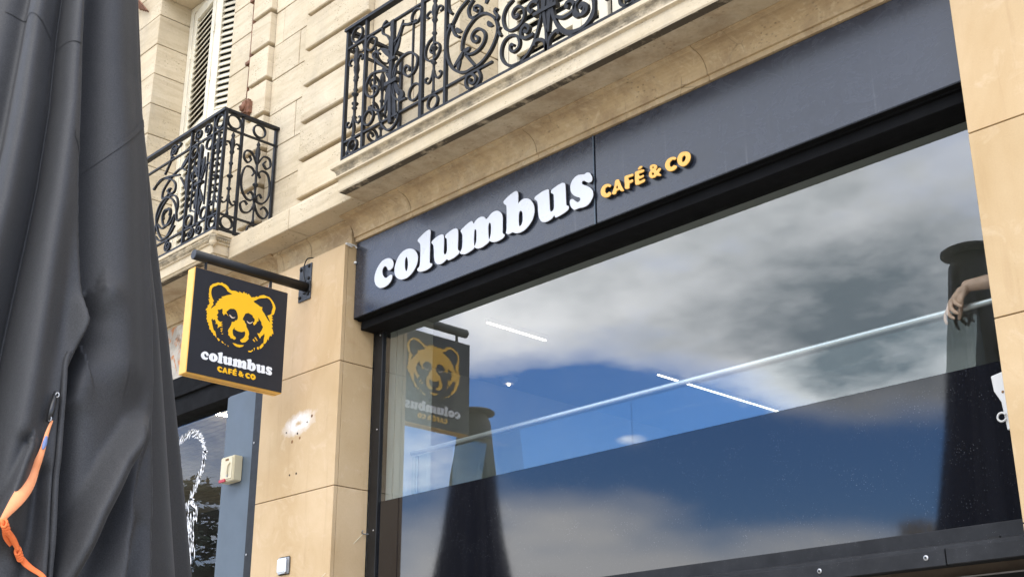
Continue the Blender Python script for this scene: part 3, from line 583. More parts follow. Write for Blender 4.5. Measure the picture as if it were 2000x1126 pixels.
# ---- balcony slabs
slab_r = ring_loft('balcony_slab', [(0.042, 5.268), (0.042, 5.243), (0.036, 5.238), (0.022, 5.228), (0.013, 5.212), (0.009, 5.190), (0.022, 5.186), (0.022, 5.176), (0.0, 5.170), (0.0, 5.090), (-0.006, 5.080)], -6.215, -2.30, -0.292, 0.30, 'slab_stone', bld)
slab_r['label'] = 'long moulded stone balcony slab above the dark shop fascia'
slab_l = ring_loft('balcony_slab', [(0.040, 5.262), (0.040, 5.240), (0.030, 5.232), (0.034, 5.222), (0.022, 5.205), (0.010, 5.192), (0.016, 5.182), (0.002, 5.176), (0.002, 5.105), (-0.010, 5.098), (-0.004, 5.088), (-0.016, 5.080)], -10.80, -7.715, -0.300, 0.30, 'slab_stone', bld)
slab_l['label'] = 'shorter stone balcony slab with carved edge behind the hanging sign'
# small carved leaves under the nosing of the left slab
lf = bpy.data.meshes.new('carving'); v, f = lathe([(0.001, -0.010), (0.008, -0.006), (0.011, 0.0), (0.009, 0.007), (0.002, 0.012)], (0, 0, 0), 6); lf.from_pydata([tuple(p) for p in v], [], f); lf.materials.append(MATS['slab_stone'])
for k in range(60): inst('carving', lf, (-7.75 - k * 0.027, -0.318, 5.208), bld)
for k in range(7): inst('carving', lf, (-7.695, -0.30 + k * 0.018, 5.208), bld)
# carved acanthus at the corner
v, f = lathe([(0.004, -0.055), (0.022, -0.045), (0.030, -0.02), (0.024, 0.01), (0.034, 0.03), (0.028, 0.042), (0.006, 0.05)], (-7.705, -0.312, 5.20), 9, 'z')
mobj('corner_carving', v, f, 'slab_stone', bld, True)

# ---- soffits and cove below the balconies
def cove(y0, dz=0.0):
    p = [(0.32, 5.079), (y0 - 0.02, 5.079), (y0 - 0.02, 5.068), (y0, 5.064)]
    for k in range(9):
        a = k / 8 * pi / 2; p.append((y0 + 0.004 + 0.1035 * sin(a), 5.062 - 0.105 * (1 - cos(a))))
    p += [(y0 + 0.122, 4.955), (y0 + 0.122, 4.926), (0.32, 4.926)]
    return p
xs = [-6.505, -5.9, -4.75, -3.5, -2.14]
for a, b in zip(xs[:-1], xs[1:]):
    extrude_x('soffit_stone', cove(-0.045), a + 0.002, b - 0.002, 'soffit_stone', bld)
xs = [-11.2, -9.7, -8.5, -7.396]
for a, b in zip(xs[:-1], xs[1:]):
    extrude_x('soffit_stone', cove(0.0), a + 0.002, b - 0.002, 'soffit_stone', bld)
box('lintel_wall', -11.2, -7.40, 0.105, 0.32, 4.475, 4.924, 'peeled_render', bld)['label'] = 'strip of peeling painted render above the left shop window'
extrude_x('moulding_stone', mould_prof(0.0), -2.13, -0.9, 'soffit_stone', bld)
extrude_x('cornice_stone', course_prof(-0.18), -2.24, -0.5, 'slab_stone', bld)
# hole left in the soffit of the left balcony
v, f = lathe([(0.012, 0), (0.010, 0.004)], (-8.16, -0.12, 5.0755), 10); mobj('fixing_hole', v, f, 'hole', bld)

# ---- shutters (bld > shutter > slat)
slat_cache = {}
def slat_mesh(wd):
    key = round(wd, 3)
    if key not in slat_cache:
        me = bpy.data.meshes.new('slat'); t, d = 0.009, 0.036
        v = []; f = []
        for x in (-wd / 2, wd / 2):
            for y, z in ((-d / 2, -0.024), (-d / 2 + 0.006, -0.030), (d / 2, 0.020), (d / 2 - 0.006, 0.026)): v.append((x, y, z))
        f = [(0, 1, 5, 4), (1, 2, 6, 5), (2, 3, 7, 6), (3, 0, 4, 7), (0, 3, 2, 1), (4, 5, 6, 7)]
        me.from_pydata(v, [], f); me.materials.append(MATS['shutter_paint']); slat_cache[key] = me
    return slat_cache[key]
def shutter(x, y, ang, wd, z0, z1, rails, sp=0.063, hinge=True, st=0.075):
    o = bpy.data.objects.new('shutter', None); o.empty_display_size = 0.1
    finish(o, (x, y, z0), bld); o.rotation_euler = (0, 0, radians(ang))
    def loc_obj(name, g):
        me = bpy.data.meshes.new(name); me.from_pydata(g.v, [], g.f); me.materials.append(MATS['shutter_paint'])
        c = bpy.data.objects.new(name, me); COL.objects.link(c); c.parent = o; return bevel_me(c, 0.003, 1)
    h = z1 - z0
    for a in (0, wd - st): loc_obj('stile', G().box(a, a + st, -0.02, 0.02, 0, h))
    zs = sorted([0] + rails + [h - 0.11])
    for r in zs: loc_obj('rail', G().box(st, wd - st, -0.019, 0.019, r, r + 0.11))
    me = slat_mesh(wd - 2 * st + 0.01)
    for a, b in zip(zs[:-1], zs[1:]):
        z = a + 0.11 + 0.035
        while z < b - 0.02:
            s_ = bpy.data.objects.new('slat', me); COL.objects.link(s_); s_.parent = o; s_.location = (wd / 2, 0, z); z += sp
    if hinge:
        for z in (0.45, 1.3, 2.2, h - 0.45):
            v, f = tube([(-0.004, -0.024, z - 0.05), (-0.004, -0.024, z + 0.05)], 0.008, 8)
            me2 = bpy.data.meshes.new('hinge'); me2.from_pydata([tuple(p) for p in v], [], f); me2.materials.append(MATS['shutter_paint'])
            c = bpy.data.objects.new('hinge', me2); COL.objects.link(c); c.parent = o
    return o
def frame_box(n, *a): return box(n, *a, 'shutter_paint', bld, 0.003, 1)
frame_box('window_frame', -9.908, -9.845, 0.49, 0.57, 5.27, 8.515)
frame_box('window_frame', -8.60, -8.534, 0.49, 0.57, 5.27, 8.515)
frame_box('window_frame', -9.843, -8.602, 0.49, 0.57, 8.45, 8.515)
shutter(-9.835, 0.515, -10, 0.575, 5.28, 8.44, [0.85, 1.72])['label'] = 'left leaf of the half folded louvred shutters'
shutter(-9.262, 0.415, 20, 0.575, 5.28, 8.44, [0.85, 1.72])['label'] = 'right leaf of the half folded louvred shutters'
box('window_glass', -9.84, -8.61, 0.66, 0.67, 5.27, 8.5, 'far_glass', bld)
frame_box('window_frame', -5.573, -5.475, 0.52, 0.60, 5.27, 8.515)
frame_box('window_frame', -5.473, -3.03, 0.52, 0.60, 8.45, 8.515)
for a, wd in ((-5.470, 0.665), (-4.800, 0.225), (-4.535, 0.60), (-3.93, 0.60)):
    shutter(a, 0.545, 0, wd, 5.28, 8.44, [0.80, 1.75], 0.075, st=0.073)
box('window_glass', -5.47, -3.05, 0.70, 0.71, 5.27, 8.5, 'far_glass', bld)
for x0, x1, z0, z1 in (LO, RO): box('window_backing', x0 - 0.1, x1 + 0.1, 0.86, 0.92, 5.1, z1 + 0.1, 'black_gap', bld)

# ---- lower storey core behind the shop fronts
box('ground_floor_wall', -14, -7.42, 0.9, 1.2, 0, 2.3, 'black_gap', bld)
box('ground_floor_wall', -6.5, -2.15, 0.55, 0.62, 0, 2.36, 'black_gap', bld)

# ================================================================== CLAD PILLARS
def pillar(x0, x1, label, ret_right=True):
    p = thing('stone_pillar', label, 'pillar', ((x0 + x1) / 2, 0.15, 0), 'honey coloured pillars beside the shop windows')
    zs = [0.02, 0.83, 1.645, 2.455, 3.264, 4.081, 4.902]
    for a, b in zip(zs[:-1], zs[1:]):
        a2, b2 = a + 0.0025, b - 0.0025
        box('slab', x0, x1, 0.0, 0.030, a2, b2, 'cladding', p, 0.002, 1)
        if ret_right: box('return_slab', x1 - 0.032, x1 - 0.001, 0.0335, 0.2715, a2, b2, 'cladding', p, 0.002, 1)
        box('backing', x0 + 0.01, x1 - 0.036, 0.034, 0.30, a2 - 0.003, b2 + 0.003, 'hole', p)
    return p
pl = pillar(-7.398, -6.512, 'honey coloured stone pillar carrying the hanging bear sign')
pr_ = pillar(-2.138, -1.15, 'honey coloured stone pillar at the right edge of the picture', False)
# drilled holes and rust stains on the left pillar
for x, z, r, m_ in ((-7.007, 3.403, 0.007, 'hole'), (-6.932, 3.402, 0.008, 'hole'), (-7.001, 3.626, 0.012, 'hole_rust'), (-6.915, 3.637, 0.010, 'hole_rust'), (-6.79, 3.762, 0.011, 'hole_rust'), (-6.79, 3.7625, 0.005, 'hole'), (-6.84, 3.73, 0.006, 'hole'), (-7.075, 3.70, 0.006, 'hole'), (-6.945, 3.672, 0.008, 'hole')):
    v, f = lathe([(r, 0.0), (r * 0.8, -0.0012 if m_ == 'hole_rust' else -0.002)], (x, -0.0003, z), 10, 'y'); mobj('fixing_hole', v, f, m_, pl)

# ================================================================== SHOP FASCIA
fas = thing('shop_fascia', 'long navy blue shop fascia with raised white and yellow lettering', 'shop sign', (-4.3, 0.15, 4.385))
for a, b in ((-6.508, -4.3275), (-4.3195, -2.12)):
    o = box('panel', a, b, 0.092, 0.125, 4.386, 4.9235, 'fascia_paint', fas, 0.003, 2)
box('panel_joint', -4.3272, -4.3198, 0.103, 0.12, 4.386, 4.923, 'black_gap', fas)
box('edge_trim', -4.3345, -4.3280, 0.0885, 0.0918, 4.384, 4.923, 'post_paint', fas)
bk = G().box(-6.5, -2.13, 0.127, 0.31, 4.40, 4.9225).make('box_body', 'black_metal', fas)
sf = box('underside', -6.508, -2.12, 0.127, 0.262, 4.3885, 4.3985, 'matte_black', fas)
for y in (0.128, 0.140): box('underside_rib', -6.506, -2.13, y, y + 0.005, 4.372, 4.3880, 'matte_black', fas)
bottom_lip = box('lip', -6.508, -2.12, 0.094, 0.1265, 4.3815, 4.3855, 'matte_black', fas)
# letters
for i, (nm, loops) in enumerate(LETTERS):
    yel = i >= 8
    front = 0.065 if yel else 0.070; back = 0.0905
    d = back - front; bv = 0.004 if yel else 0.003
    def xf(a, b, c, y=(front + back) / 2): return (a, y - c, b)
    o = curve_shape('letter', loops, 'letter_yellow' if yel else 'letter_white', fas, xf, d - 2 * bv, bv, 3 if yel else 4)
    two_tone(o, (0, -1, 0), 'letter_return')
    ch = {'and': '&', 'E': 'É'}.get(nm, nm)
    o['label'] = ('raised %s letter %s' % ('yellow' if yel else 'white', ch)) if nm != 'and' else 'raised yellow ampersand'

# ================================================================== HANGING SIGN
hs = thing('hanging_sign', 'square black and yellow projecting sign with bear head, hung from a black bar', 'hanging sign', (-6.913, 0.0, 4.69))
SX0, SX1, SY0, SY1, SZ0, SZ1 = -6.962, -6.868, -0.898, -0.192, 3.890, 4.592
box('sign_box', SX0 + 0.004, SX1 - 0.004, SY0, SY1, SZ0, SZ1, 'sign_yellow', hs, 0.003, 2)
for xa, xb in ((SX1 - 0.0038, SX1), (SX0, SX0 + 0.0038)):
    box('face_panel', xa, xb, SY0 + 0.004, SY1 - 0.002, SZ0 + 0.006, SZ1 - 0.003, 'sign_black', hs, 0.0012, 1)
box('seam', SX0 + 0.040, SX0 + 0.043, SY0 + 0.01, SY1 - 0.01, SZ0 - 0.0012, SZ0 - 0.0002, 'hole_rust', hs)
def xf_r(a, b, c): return (SX1 + 0.0014 + c, a, b)
def xf_l(a, b, c): return (SX0 - 0.0014 - c, SY0 + SY1 - a, b)
for side, xf in (('r', xf_r), ('l', xf_l)):
    be = curve_shape('bear_emblem', [BEAR['main'], BEAR['earl'], BEAR['earr']], 'print_yellow', hs, xf, 0.002, 0, 1)
    be['label'] = 'yellow stencil of a bear head'
    for lp in BEAR['bits']: curve_shape('fur_mark', [lp], 'print_yellow', hs, xf, 0.002, 0, 1)
    for lp in BEAR['eyes']: curve_shape('eye', [lp], 'print_pale', hs, xf, 0.002, 0, 2)
    for i, (nm, loops) in enumerate(LETTERS):
        yel = i >= 8
        L2 = []
        for lp in loops:
            if yel: L2.append([(-0.682e3 + (a + 4264) * 0.453, 3939 + (b - 4498) * 0.45) for a, b in lp])
            else: L2.append([(-0.805e3 + (a + 6270) * 0.2705, 3995.5 + (b - 4505) * 0.272) for a, b in lp])
        curve_shape('letter', L2, 'print_yellow' if yel else 'print_white', hs, xf, 0.002, 0, 2)
v, f = tube([(-6.913, -0.020, 4.688), (-6.913, -0.30, 4.688), (-6.913, -0.893, 4.688)], 0.0335, 24)
o = mobj('arm', v, f, 'black_metal', hs); 
for p in o.data.polygons: p.use_smooth = len(p.vertices) == 4
v, f = lathe([(0.032, 0), (0.030, -0.003)], (-6.913, -0.8935, 4.688), 24, 'y'); mobj('end_cap', v, f, 'iron_dusty', hs)
for y in (-0.80, -0.305):
    for dx in (-0.008, 0.008):
        v, f = tube([(-6.913 + dx, y, 4.59), (-6.913 + dx, y, 4.665)], 0.0055, 8); mobj('hanger', v, f, 'black_metal', hs)
box('wall_plate', -7.018, -6.878, -0.0105, -0.0005, 4.603, 4.866, 'iron_dusty', hs, 0.002, 1)
box('collar', -6.955, -6.871, -0.021, -0.011, 4.648, 4.728, 'black_metal', hs, 0.003, 1)
bolt = lathe([(0.0125, 0.0), (0.0125, -0.007), (0.008, -0.012), (0.0, -0.0125)], (0, 0, 0), 6, 'y')
bm_ = bpy.data.meshes.new('bolt'); bm_.from_pydata([tuple(p) for p in bolt[0]], [], bolt[1]); bm_.materials.append(MATS['black_metal'])
for x, z in ((-6.995, 4.838), (-6.902, 4.845), (-6.900, 4.755), (-6.995, 4.748), (-6.995, 4.632), (-6.900, 4.640)):
    inst('bolt', bm_, (x, -0.0108, z), hs)
cable = catmull([(-6.93, -0.018, 4.735), (-6.945, -0.022, 4.78), (-6.955, -0.02, 4.84), (-6.945, -0.016, 4.885), (-6.92, -0.012, 4.905), (-6.90, 0.03, 4.915)], 6)
v, f = tube(cable, 0.0042, 6); mobj('power_cable', v, f, 'black_metal', hs, True)

# ================================================================== BIG SHOP WINDOW
sw = thing('shop_window', 'wide black framed shop window reflecting clouds, dark film along its lower part', 'shop window', (-4.3, 0.27, 2.45))
box('frame_head', -6.500, -2.12, 0.150, 0.33, 4.316, 4.3795, 'matte_black', sw, 0.003, 1)
box('frame_jamb', -6.505, -6.452, 0.2735, 0.33, 2.455, 4.3155, 'black_metal', sw, 0.003, 1)
box('frame_jamb', -6.4515, -6.403, 0.262, 0.33, 2.455, 4.3155, 'black_metal', sw, 0.003, 1)
box('frame_jamb', -2.20, -2.12, 0.262, 0.33, 2.455, 4.3155, 'black_metal', sw, 0.003, 1)
box('frame_sill', -6.402, -2.2005, 0.258, 0.33, 2.455, 2.5205, 'blind_box', sw, 0.003, 1)
pane = G().box(-6.402, -2.201, 0.279, 0.286, 3.1785, 4.3155).make('pane', 'window_glass', sw)
pane['label'] = 'clear upper glass showing the room and the cloudy sky'
film = box('film_panel', -6.402, -2.201, 0.2785, 0.2865, 2.521, 3.1775, 'dark_film', sw)
film['label'] = 'dark navy glossy lower panel of the window'
for x, z in ((-6.43, 4.29), (-6.43, 3.65), (-6.43, 3.0)):
    v, f = lathe([(0.006, 0), (0.006, -0.002), (0.003, -0.004)], (x, 0.2618, z), 8, 'y'); mobj('screw', v, f, 'steel_dull', sw)

# small wire hook on the frame with its wire
hk = thing('wire_hook', 'small hook with thin wire on the window frame', 'hook', (-6.47, 0.25, 2.99))
v, f = tube(catmull([(-6.49, 0.27, 2.985), (-6.50, 0.235, 2.985), (-6.497, 0.225, 2.995), (-6.49, 0.228, 3.005)], 5), 0.004, 6); mobj('hook', v, f, 'steel_dull', hk)
v, f = tube([(-6.50, 0.235, 2.985), (-6.56, -0.02, 2.70), (-6.62, -0.05, 2.45)], 0.0022, 5); mobj('wire', v, f, 'beige_plastic', hk)
# white cable end on top of the pillar
v, f = tube(catmull([(-6.50, 0.05, 4.885), (-6.502, 0.02, 4.890), (-6.50, -0.0, 4.894), (-6.502, 0.03, 4.900), (-6.50, 0.075, 4.898), (-6.50, 0.088, 4.885)], 6), 0.006, 8)
tag(mobj('cable', v, f, 'white_plastic', None, True), 'short white cable end poking out above the left pillar', 'cable')
v, f = lathe([(0.010, 0), (0.010, 0.012), (0.006, 0.02), (0.0, 0.021)], (-6.511, 0.083, 4.78), 8, 'x')
tag(mobj('screw_cap', v, f, 'white_plastic', None, True), 'tiny white plug beside the fascia on the left pillar', 'plug')

# ================================================================== BLIND BOX UNDER THE WINDOW
bb = thing('blind_box', 'black metal blind box with screws below the big window', 'blind box', (-4.3, 0.2, 2.36))
extrude_x('upper_profile', [(0.255, 2.4535), (0.215, 2.4535), (0.120, 2.432), (0.118, 2.418), (0.255, 2.418)], -6.505, -2.145, 'blind_box', bb)
box('front_profile', -6.505, -2.52, 0.100, 0.130, 2.350, 2.4165, 'blind_box', bb, 0.003, 1)
box('front_profile', -2.515, -2.145, 0.101, 0.130, 2.352, 2.4165, 'blind_box', bb, 0.003, 1)
box('roller', -6.50, -2.15, 0.16, 0.25, 2.36, 2.415, 'black_gap', bb, 0.02, 2)
sc = lathe([(0.011, 0), (0.011, -0.003), (0.006, -0.005)], (0, 0, 0), 12, 'y'); scm = bpy.data.meshes.new('screw'); scm.from_pydata([tuple(p) for p in sc[0]], [], sc[1]); scm.materials.append(MATS['steel_dull'])
sc2 = lathe([(0.0045, 0.0), (0.0045, -0.002)], (0, 0, 0), 8, 'y'); scm2 = bpy.data.meshes.new('screw_head'); scm2.from_pydata([tuple(p) for p in sc2[0]], [], sc2[1]); scm2.materials.append(MATS['black_gap'])
for x in (-2.60, -3.10, -4.6, -5.9):
    o = inst('screw', scm, (x, 0.0998, 2.388), bb); inst('screw_head', scm2, (x, 0.0945, 2.388), o)
for x in (-2.36, -4.05): box('slot', x, x + 0.05, 0.155, 0.172, 2.437, 2.4475, 'black_gap', bb)

# white plastic lock plate with ring behind the right pillar's edge
lp = thing('lock_plate', 'white plastic plate with a ring at the right edge of the dark window panel', 'plate', (-2.22, 0.262, 2.98))
poly = [(-2.305, 3.115), (-2.20, 3.135), (-2.20, 2.885), (-2.265, 2.880), (-2.270, 2.935), (-2.275, 3.0), (-2.300, 3.05)]
n = len(poly); v = [(x, 0.258, z) for x, z in poly] + [(x, 0.277, z) for x, z in poly]
o = mobj('plate', v, [list(range(n)), list(range(2 * n - 1, n - 1, -1))] + [[i, (i + 1) % n, (i + 1) % n + n, i + n] for i in range(n)], 'white_plastic', lp); bevel_me(o, 0.003, 1)
v, f = tube([(-2.277 + 0.018 * cos(a), 0.250, 2.935 + 0.018 * sin(a)) for a in np.linspace(0.3, 2 * pi - 0.5, 18)], 0.0045, 6); mobj('ring', v, f, 'white_plastic', lp, True)
v, f = lathe([(0.006, 0), (0.004, -0.003)], (-2.262, 0.2578, 3.04), 8, 'y'); mobj('screw', v, f, 'hole_rust', lp)

# ================================================================== ROOM BEHIND THE BIG WINDOW
X0, X1, YB = -7.28, 1.0, 6.5
struct(box('room_ceiling', X0, X1, 0.36, YB, 4.50, 4.55, 'ceiling_paint'))
struct(box('room_floor', X0, X1, 0.64, YB, 2.38, 2.45, 'room_floor'))
struct(box('room_wall_back', X0, X1, YB, YB + 0.1, 2.38, 4.55, 'room_paint'))
struct(box('room_wall_left', X0 - 0.1, X0, 0.36, YB, 2.38, 4.55, 'room_paint'))
struct(box('room_wall_right', X1, X1 + 0.1, 0.36, YB, 2.38, 4.55, 'room_paint'))
struct(box('room_wall_front_left', X0, -6.455, 0.345, 0.42, 2.38, 4.495, 'room_paint'))
struct(box('room_wall_front_right', -2.10, X1, 0.36, 0.42, 2.38, 4.495, 'room_paint'))
struct(box('room_column', -6.90, -6.450, 0.425, 0.735, 2.455, 4.495, 'room_paint'))
hr = thing('handrail', 'polished steel handrail on glass panels behind the big window', 'handrail', (-4.3, 0.5, 2.45))
v, f = tube([(-6.36, 0.5, 3.517), (-5, 0.5, 3.519), (-2.0, 0.5, 3.523), (-0.6, 0.5, 3.523)], 0.0150, 16); mobj('rail', v, f, 'steel', hr, True)
for a, b in ((-6.35, -4.47), (-4.46, -2.43), (-2.10, -0.7)):
    G().box(a, b, 0.494, 0.506, 2.47, 3.490).make('glass_panel', 'rail_glass', hr)
for x, zt in ((-6.325, 3.497), (-4.465, 3.10), (-2.55, 3.10), (-0.75, 3.497)):
    box('post', x - 0.012, x + 0.012, 0.508, 0.525, 2.45, zt, 'steel_dull', hr, 0.003, 1)
XL = -6.13
for y0, y1, lab in ((0.94, 1.53, 'short warm light strip on the ceiling near the hanging sign reflection'), (2.75, 4.4, 'long warm light strip on the ceiling above the handrail')):
    t = thing('ceiling_light', lab, 'ceiling light', (XL, (y0 + y1) / 2, 4.5), 'ceiling light strips')
    box('housing', XL - 0.011, XL + 0.011, y0, y1, 4.470, 4.4995, 'white_plastic', t)
    box('diffuser', XL - 0.007, XL + 0.007, y0 + 0.01, y1 - 0.01, 4.463, 4.4695, 'led', t)
t = thing('ceiling_spot', 'small round spotlight under the ceiling behind the glass', 'spotlight', (-7.08, 2.06, 4.5))
v, f = lathe([(0.075, 0), (0.07, -0.02), (0.05, -0.045), (0.045, -0.045)], (-7.08, 2.06, 4.499), 20); mobj('shade', v, f, 'white_plastic', t, True)
v, f = lathe([(0.010, -0.0455), (0.010, -0.056), (0.005, -0.06)], (-7.08, 2.06, 4.499), 12); mobj('bulb', v, f, 'lamp_bulb', t, True)

# ================================================================== LEFT SHOP FRONT
ls = thing('shop_window', 'narrow left shop window with white hatched bear drawing and blue grey post', 'shop window', (-8.6, 0.2, 0))
box('header', -13.9, -7.41, 0.10, 0.30, 4.155, 4.472, 'matte_black', ls, 0.004, 1)
box('header_lip', -13.9, -8.02, 0.075, 0.0995, 4.300, 4.330, 'matte_black', ls, 0.003, 1)
box('post', -8.000, -7.565, 0.085, 0.30, 0.0, 4.154, 'post_paint', ls, 0.012, 2)
box('jamb', -7.560, -7.405, 0.045, 0.30, 0.0, 4.154, 'black_metal', ls, 0.004, 1)
box('post_edge', -8.045, -8.003, 0.13, 0.30, 0.0, 4.154, 'post_paint', ls, 0.004, 1)
G().box(-13.9, -8.046, 0.195, 0.203, 0.0, 4.154).make('pane', 'shop_glass', ls)
for z in (3.72, 2.95):
    v, f = lathe([(0.008, 0), (0.008, -0.002), (0.004, -0.004)], (-7.535, 0.0448, z), 8, 'y'); mobj('screw', v, f, 'steel_dull', ls)
# white strokes of the window drawing
strokes = G()
def stroke(x, z, ang, ln, wd):
    c, s_ = cos(ang), sin(ang); pts = []
    for t, k in ((-1, 0.15), (-0.55, 0.8), (0, 1.0), (0.55, 0.8), (1, 0.15)):
        pts.append((t, k))
    up_ = [(x + c * t * ln / 2 - s_ * k * wd / 2, z + s_ * t * ln / 2 + c * k * wd / 2) for t, k in pts]
    dn = [(x + c * t * ln / 2 + s_ * k * wd / 2, z + s_ * t * ln / 2 - c * k * wd / 2) for t, k in pts]
    lo = up_ + dn[::-1]; n = len(lo)
    strokes.add([(a, 0.1935, b) for a, b in lo], [list(range(n))])
def along(P, per, ang_off, ln, wd, jit=0.02):
    P = [np.array(p) for p in P]
    for a, b in zip(P[:-1], P[1:]):
        d = b - a; L = np.linalg.norm(d); base = math.atan2(d[1], d[0])
        for k in range(max(1, int(L * per))):
            q = a + d * random.random()
            stroke(q[0] + random.uniform(-jit, jit), q[1] + random.uniform(-jit, jit), base + ang_off + random.uniform(-0.3, 0.3), ln * random.uniform(0.7, 1.3), wd * random.uniform(0.7, 1.3))
ear = [(-8.90, 3.93), (-8.80, 4.00), (-8.68, 4.03), (-8.56, 3.99), (-8.47, 3.91), (-8.44, 3.82), (-8.46, 3.73), (-8.49, 3.65), (-8.54, 3.58), (-8.60, 3.50)]
along(ear, 100, 0.75, 0.066, 0.011, 0.014)
along([(-8.93, 3.70), (-8.84, 3.60), (-8.76, 3.50), (-8.70, 3.42)], 90, 0.5, 0.08, 0.014, 0.03)
along([(-8.60, 3.50), (-8.52, 3.45), (-8.50, 3.36), (-8.53, 3.26), (-8.55, 3.14)], 60, 0.1, 0.085, 0.015, 0.02)
for x_, z_top, z_bot in ((-8.82, 3.5, 2.9), (-8.74, 3.45, 2.8), (-8.67, 3.46, 2.75), (-8.63, 3.46, 2.85), (-8.59, 3.42, 2.95), (-8.55, 3.34, 3.0), (-8.51, 3.30, 3.1), (-8.65, 3.46, 2.9), (-8.61, 3.46, 2.9), (-8.90, 3.5, 2.9)):
    along([(x_, z_top), (x_ + 0.02, z_bot)], 42, 0.12, 0.075, 0.012, 0.022)
dec = strokes.make('bear_drawing', 'print_white', ls); dec['label'] = 'white hatched bear drawing on the glass'
# room behind it
sh = -14.0
struct(box('shop_room_back', sh, -7.42, 3.4, 3.5, 0, 4.535, 'dark_room'))
struct(box('shop_room_side', -7.41, -7.38, 0.325, 3.4, 0, 4.535, 'dark_room'))
struct(box('shop_room_side', sh - 0.05, sh, 0.325, 3.4, 0, 4.535, 'dark_room'))
cl = struct(box('shop_room_ceiling', sh, -7.42, 0.325, 3.4, 4.54, 4.58, 'hole'))
sm_ = bpy.data.meshes.new('slat'); gg = G().box(-3.28, 3.28, -0.04, 0.04, -0.011, 0.011); sm_.from_pydata(gg.v, [], gg.f); sm_.materials.append(MATS['slat_wood'])
for k in range(34): inst('slat', sm_, (-10.71, 0.38 + k * 0.0895, 4.527), cl)
t = thing('ceiling_light', 'light strip on the slatted ceiling of the left shop', 'ceiling light', (-9.44, 1.4, 4.5), 'ceiling light strips')
box('diffuser', -9.455, -9.430, 0.67, 2.6, 4.44, 4.455, 'led_shop', t)
for y_ in (0.8, 2.4): box('bracket', -9.45, -9.435, y_, y_ + 0.02, 4.456, 4.53, 'steel_dull', t)

t = thing('added_fill_light', 'added light strip to brighten the left shop ceiling, unseen behind the blue grey post', 'added fill light', (-8.3, 2.2, 4.0))  # unseen strip, added only to brighten the ceiling slats of the left shop
box('diffuser', -8.33, -8.27, 1.5, 2.9, 3.30, 3.33, 'led_shop', t)
for y_ in (1.6, 2.8): v, f = tube([(-8.3, y_, 3.33), (-8.3, y_, 4.535)], 0.004, 6); mobj('suspension', v, f, 'steel_dull', t)

# break-glass call point on the post
cp = thing('alarm_box', 'cream alarm call box with red tab on the blue grey post', 'alarm box', (-7.80, 0.06, 3.57))
box('housing', -7.895, -7.725, 0.012, 0.084, 3.485, 3.665, 'beige_plastic', cp, 0.006, 2)
box('front_frame', -7.885, -7.740, 0.006, 0.0115, 3.50, 3.655, 'beige_plastic', cp, 0.003, 1)
box('red_tab', -7.890, -7.815, 0.000, 0.0115, 3.484, 3.506, 'red_plastic', cp, 0.002, 1)
box('indicator', -7.825, -7.785, 0.0035, 0.0058, 3.633, 3.646, 'hole_rust', cp)
v, f = tube(catmull([(-7.79, 0.004, 3.525), (-7.785, -0.004, 3.55), (-7.78, -0.004, 3.59), (-7.765, 0.004, 3.615)], 5), 0.006, 6); mobj('handle', v, f, 'beige_plastic', cp, True)
v, f = lathe([(0.012, 0.006), (0.010, 0.0)], (-7.79, 0.0, 3.527), 12, 'y'); mobj('key_switch', v, f, 'steel_dull', cp)

# metal push plate low on the pillar
bx = thing('switch_box', 'small square metal switch box low on the left pillar', 'switch', (-7.0, 0, 2.81))
box('back_box', -7.062, -6.935, -0.012, -0.0006, 2.757, 2.872, 'steel_dull', bx, 0.006, 2)
box('cover', -7.052, -6.957, -0.030, -0.0125, 2.765, 2.862, 'steel', bx, 0.008, 3)

# rusty conduit and bracket between the shutters and the rusticated strip
dp = thing('rusty_pipe', 'thin rusty conduit running down the stone wall above the small balcony', 'pipe', (-8.19, 0.15, 6.5))
v, f = tube([(-8.165, 0.148, 9.0), (-8.165, 0.148, 7.9), (-8.155, 0.145, 7.05), (-8.12, 0.12, 6.62)], 0.011, 8); mobj('conduit', v, f, 'rust', dp, True)
v, f = tube([(-8.135, 0.148, 9.0), (-8.135, 0.148, 7.1)], 0.016, 8); mobj('conduit', v, f, 'rust', dp, True)
for z in (7.62, 7.02): box('clip', -8.195, -8.085, 0.118, 0.172, z, z + 0.03, 'rust', dp, 0.003, 1)
box('coupling', -8.155, -8.115, 0.125, 0.171, 7.08, 7.16, 'rust', dp, 0.008, 1)
pu = thing('rusty_bracket', 'rusty iron block bracket on the wall behind the small balcony', 'bracket', (-8.06, 0.1, 6.58))
o = box('body', -8.120, -8.020, 0.060, 0.1715, 6.49, 6.645, 'rust', pu, 0.025, 3)
v, f = lathe([(0.032, 0.0), (0.032, -0.012), (0.016, -0.018), (0.010, -0.03)], (-8.075, 0.060, 6.56), 12, 'y'); mobj('bolt', v, f, 'rust', pu, True)
cw = thing('wire_bundle', 'rusty wires and hooks at the wall beside the top of the parasol', 'wires', (-10.6, 0.05, 8.6))
for k in range(4):
    v, f = tube(catmull([(-10.9 + 0.05 * k, 0.13, 8.65 + 0.04 * k), (-10.55, 0.02 - 0.02 * k, 8.60 + 0.03 * k), (-10.35, 0.06, 8.62 + 0.03 * k), (-10.25 + 0.05 * k, 0.14, 8.52 - 0.03 * k)], 5), 0.009, 6); mobj('wire', v, f, 'rust', cw, True)

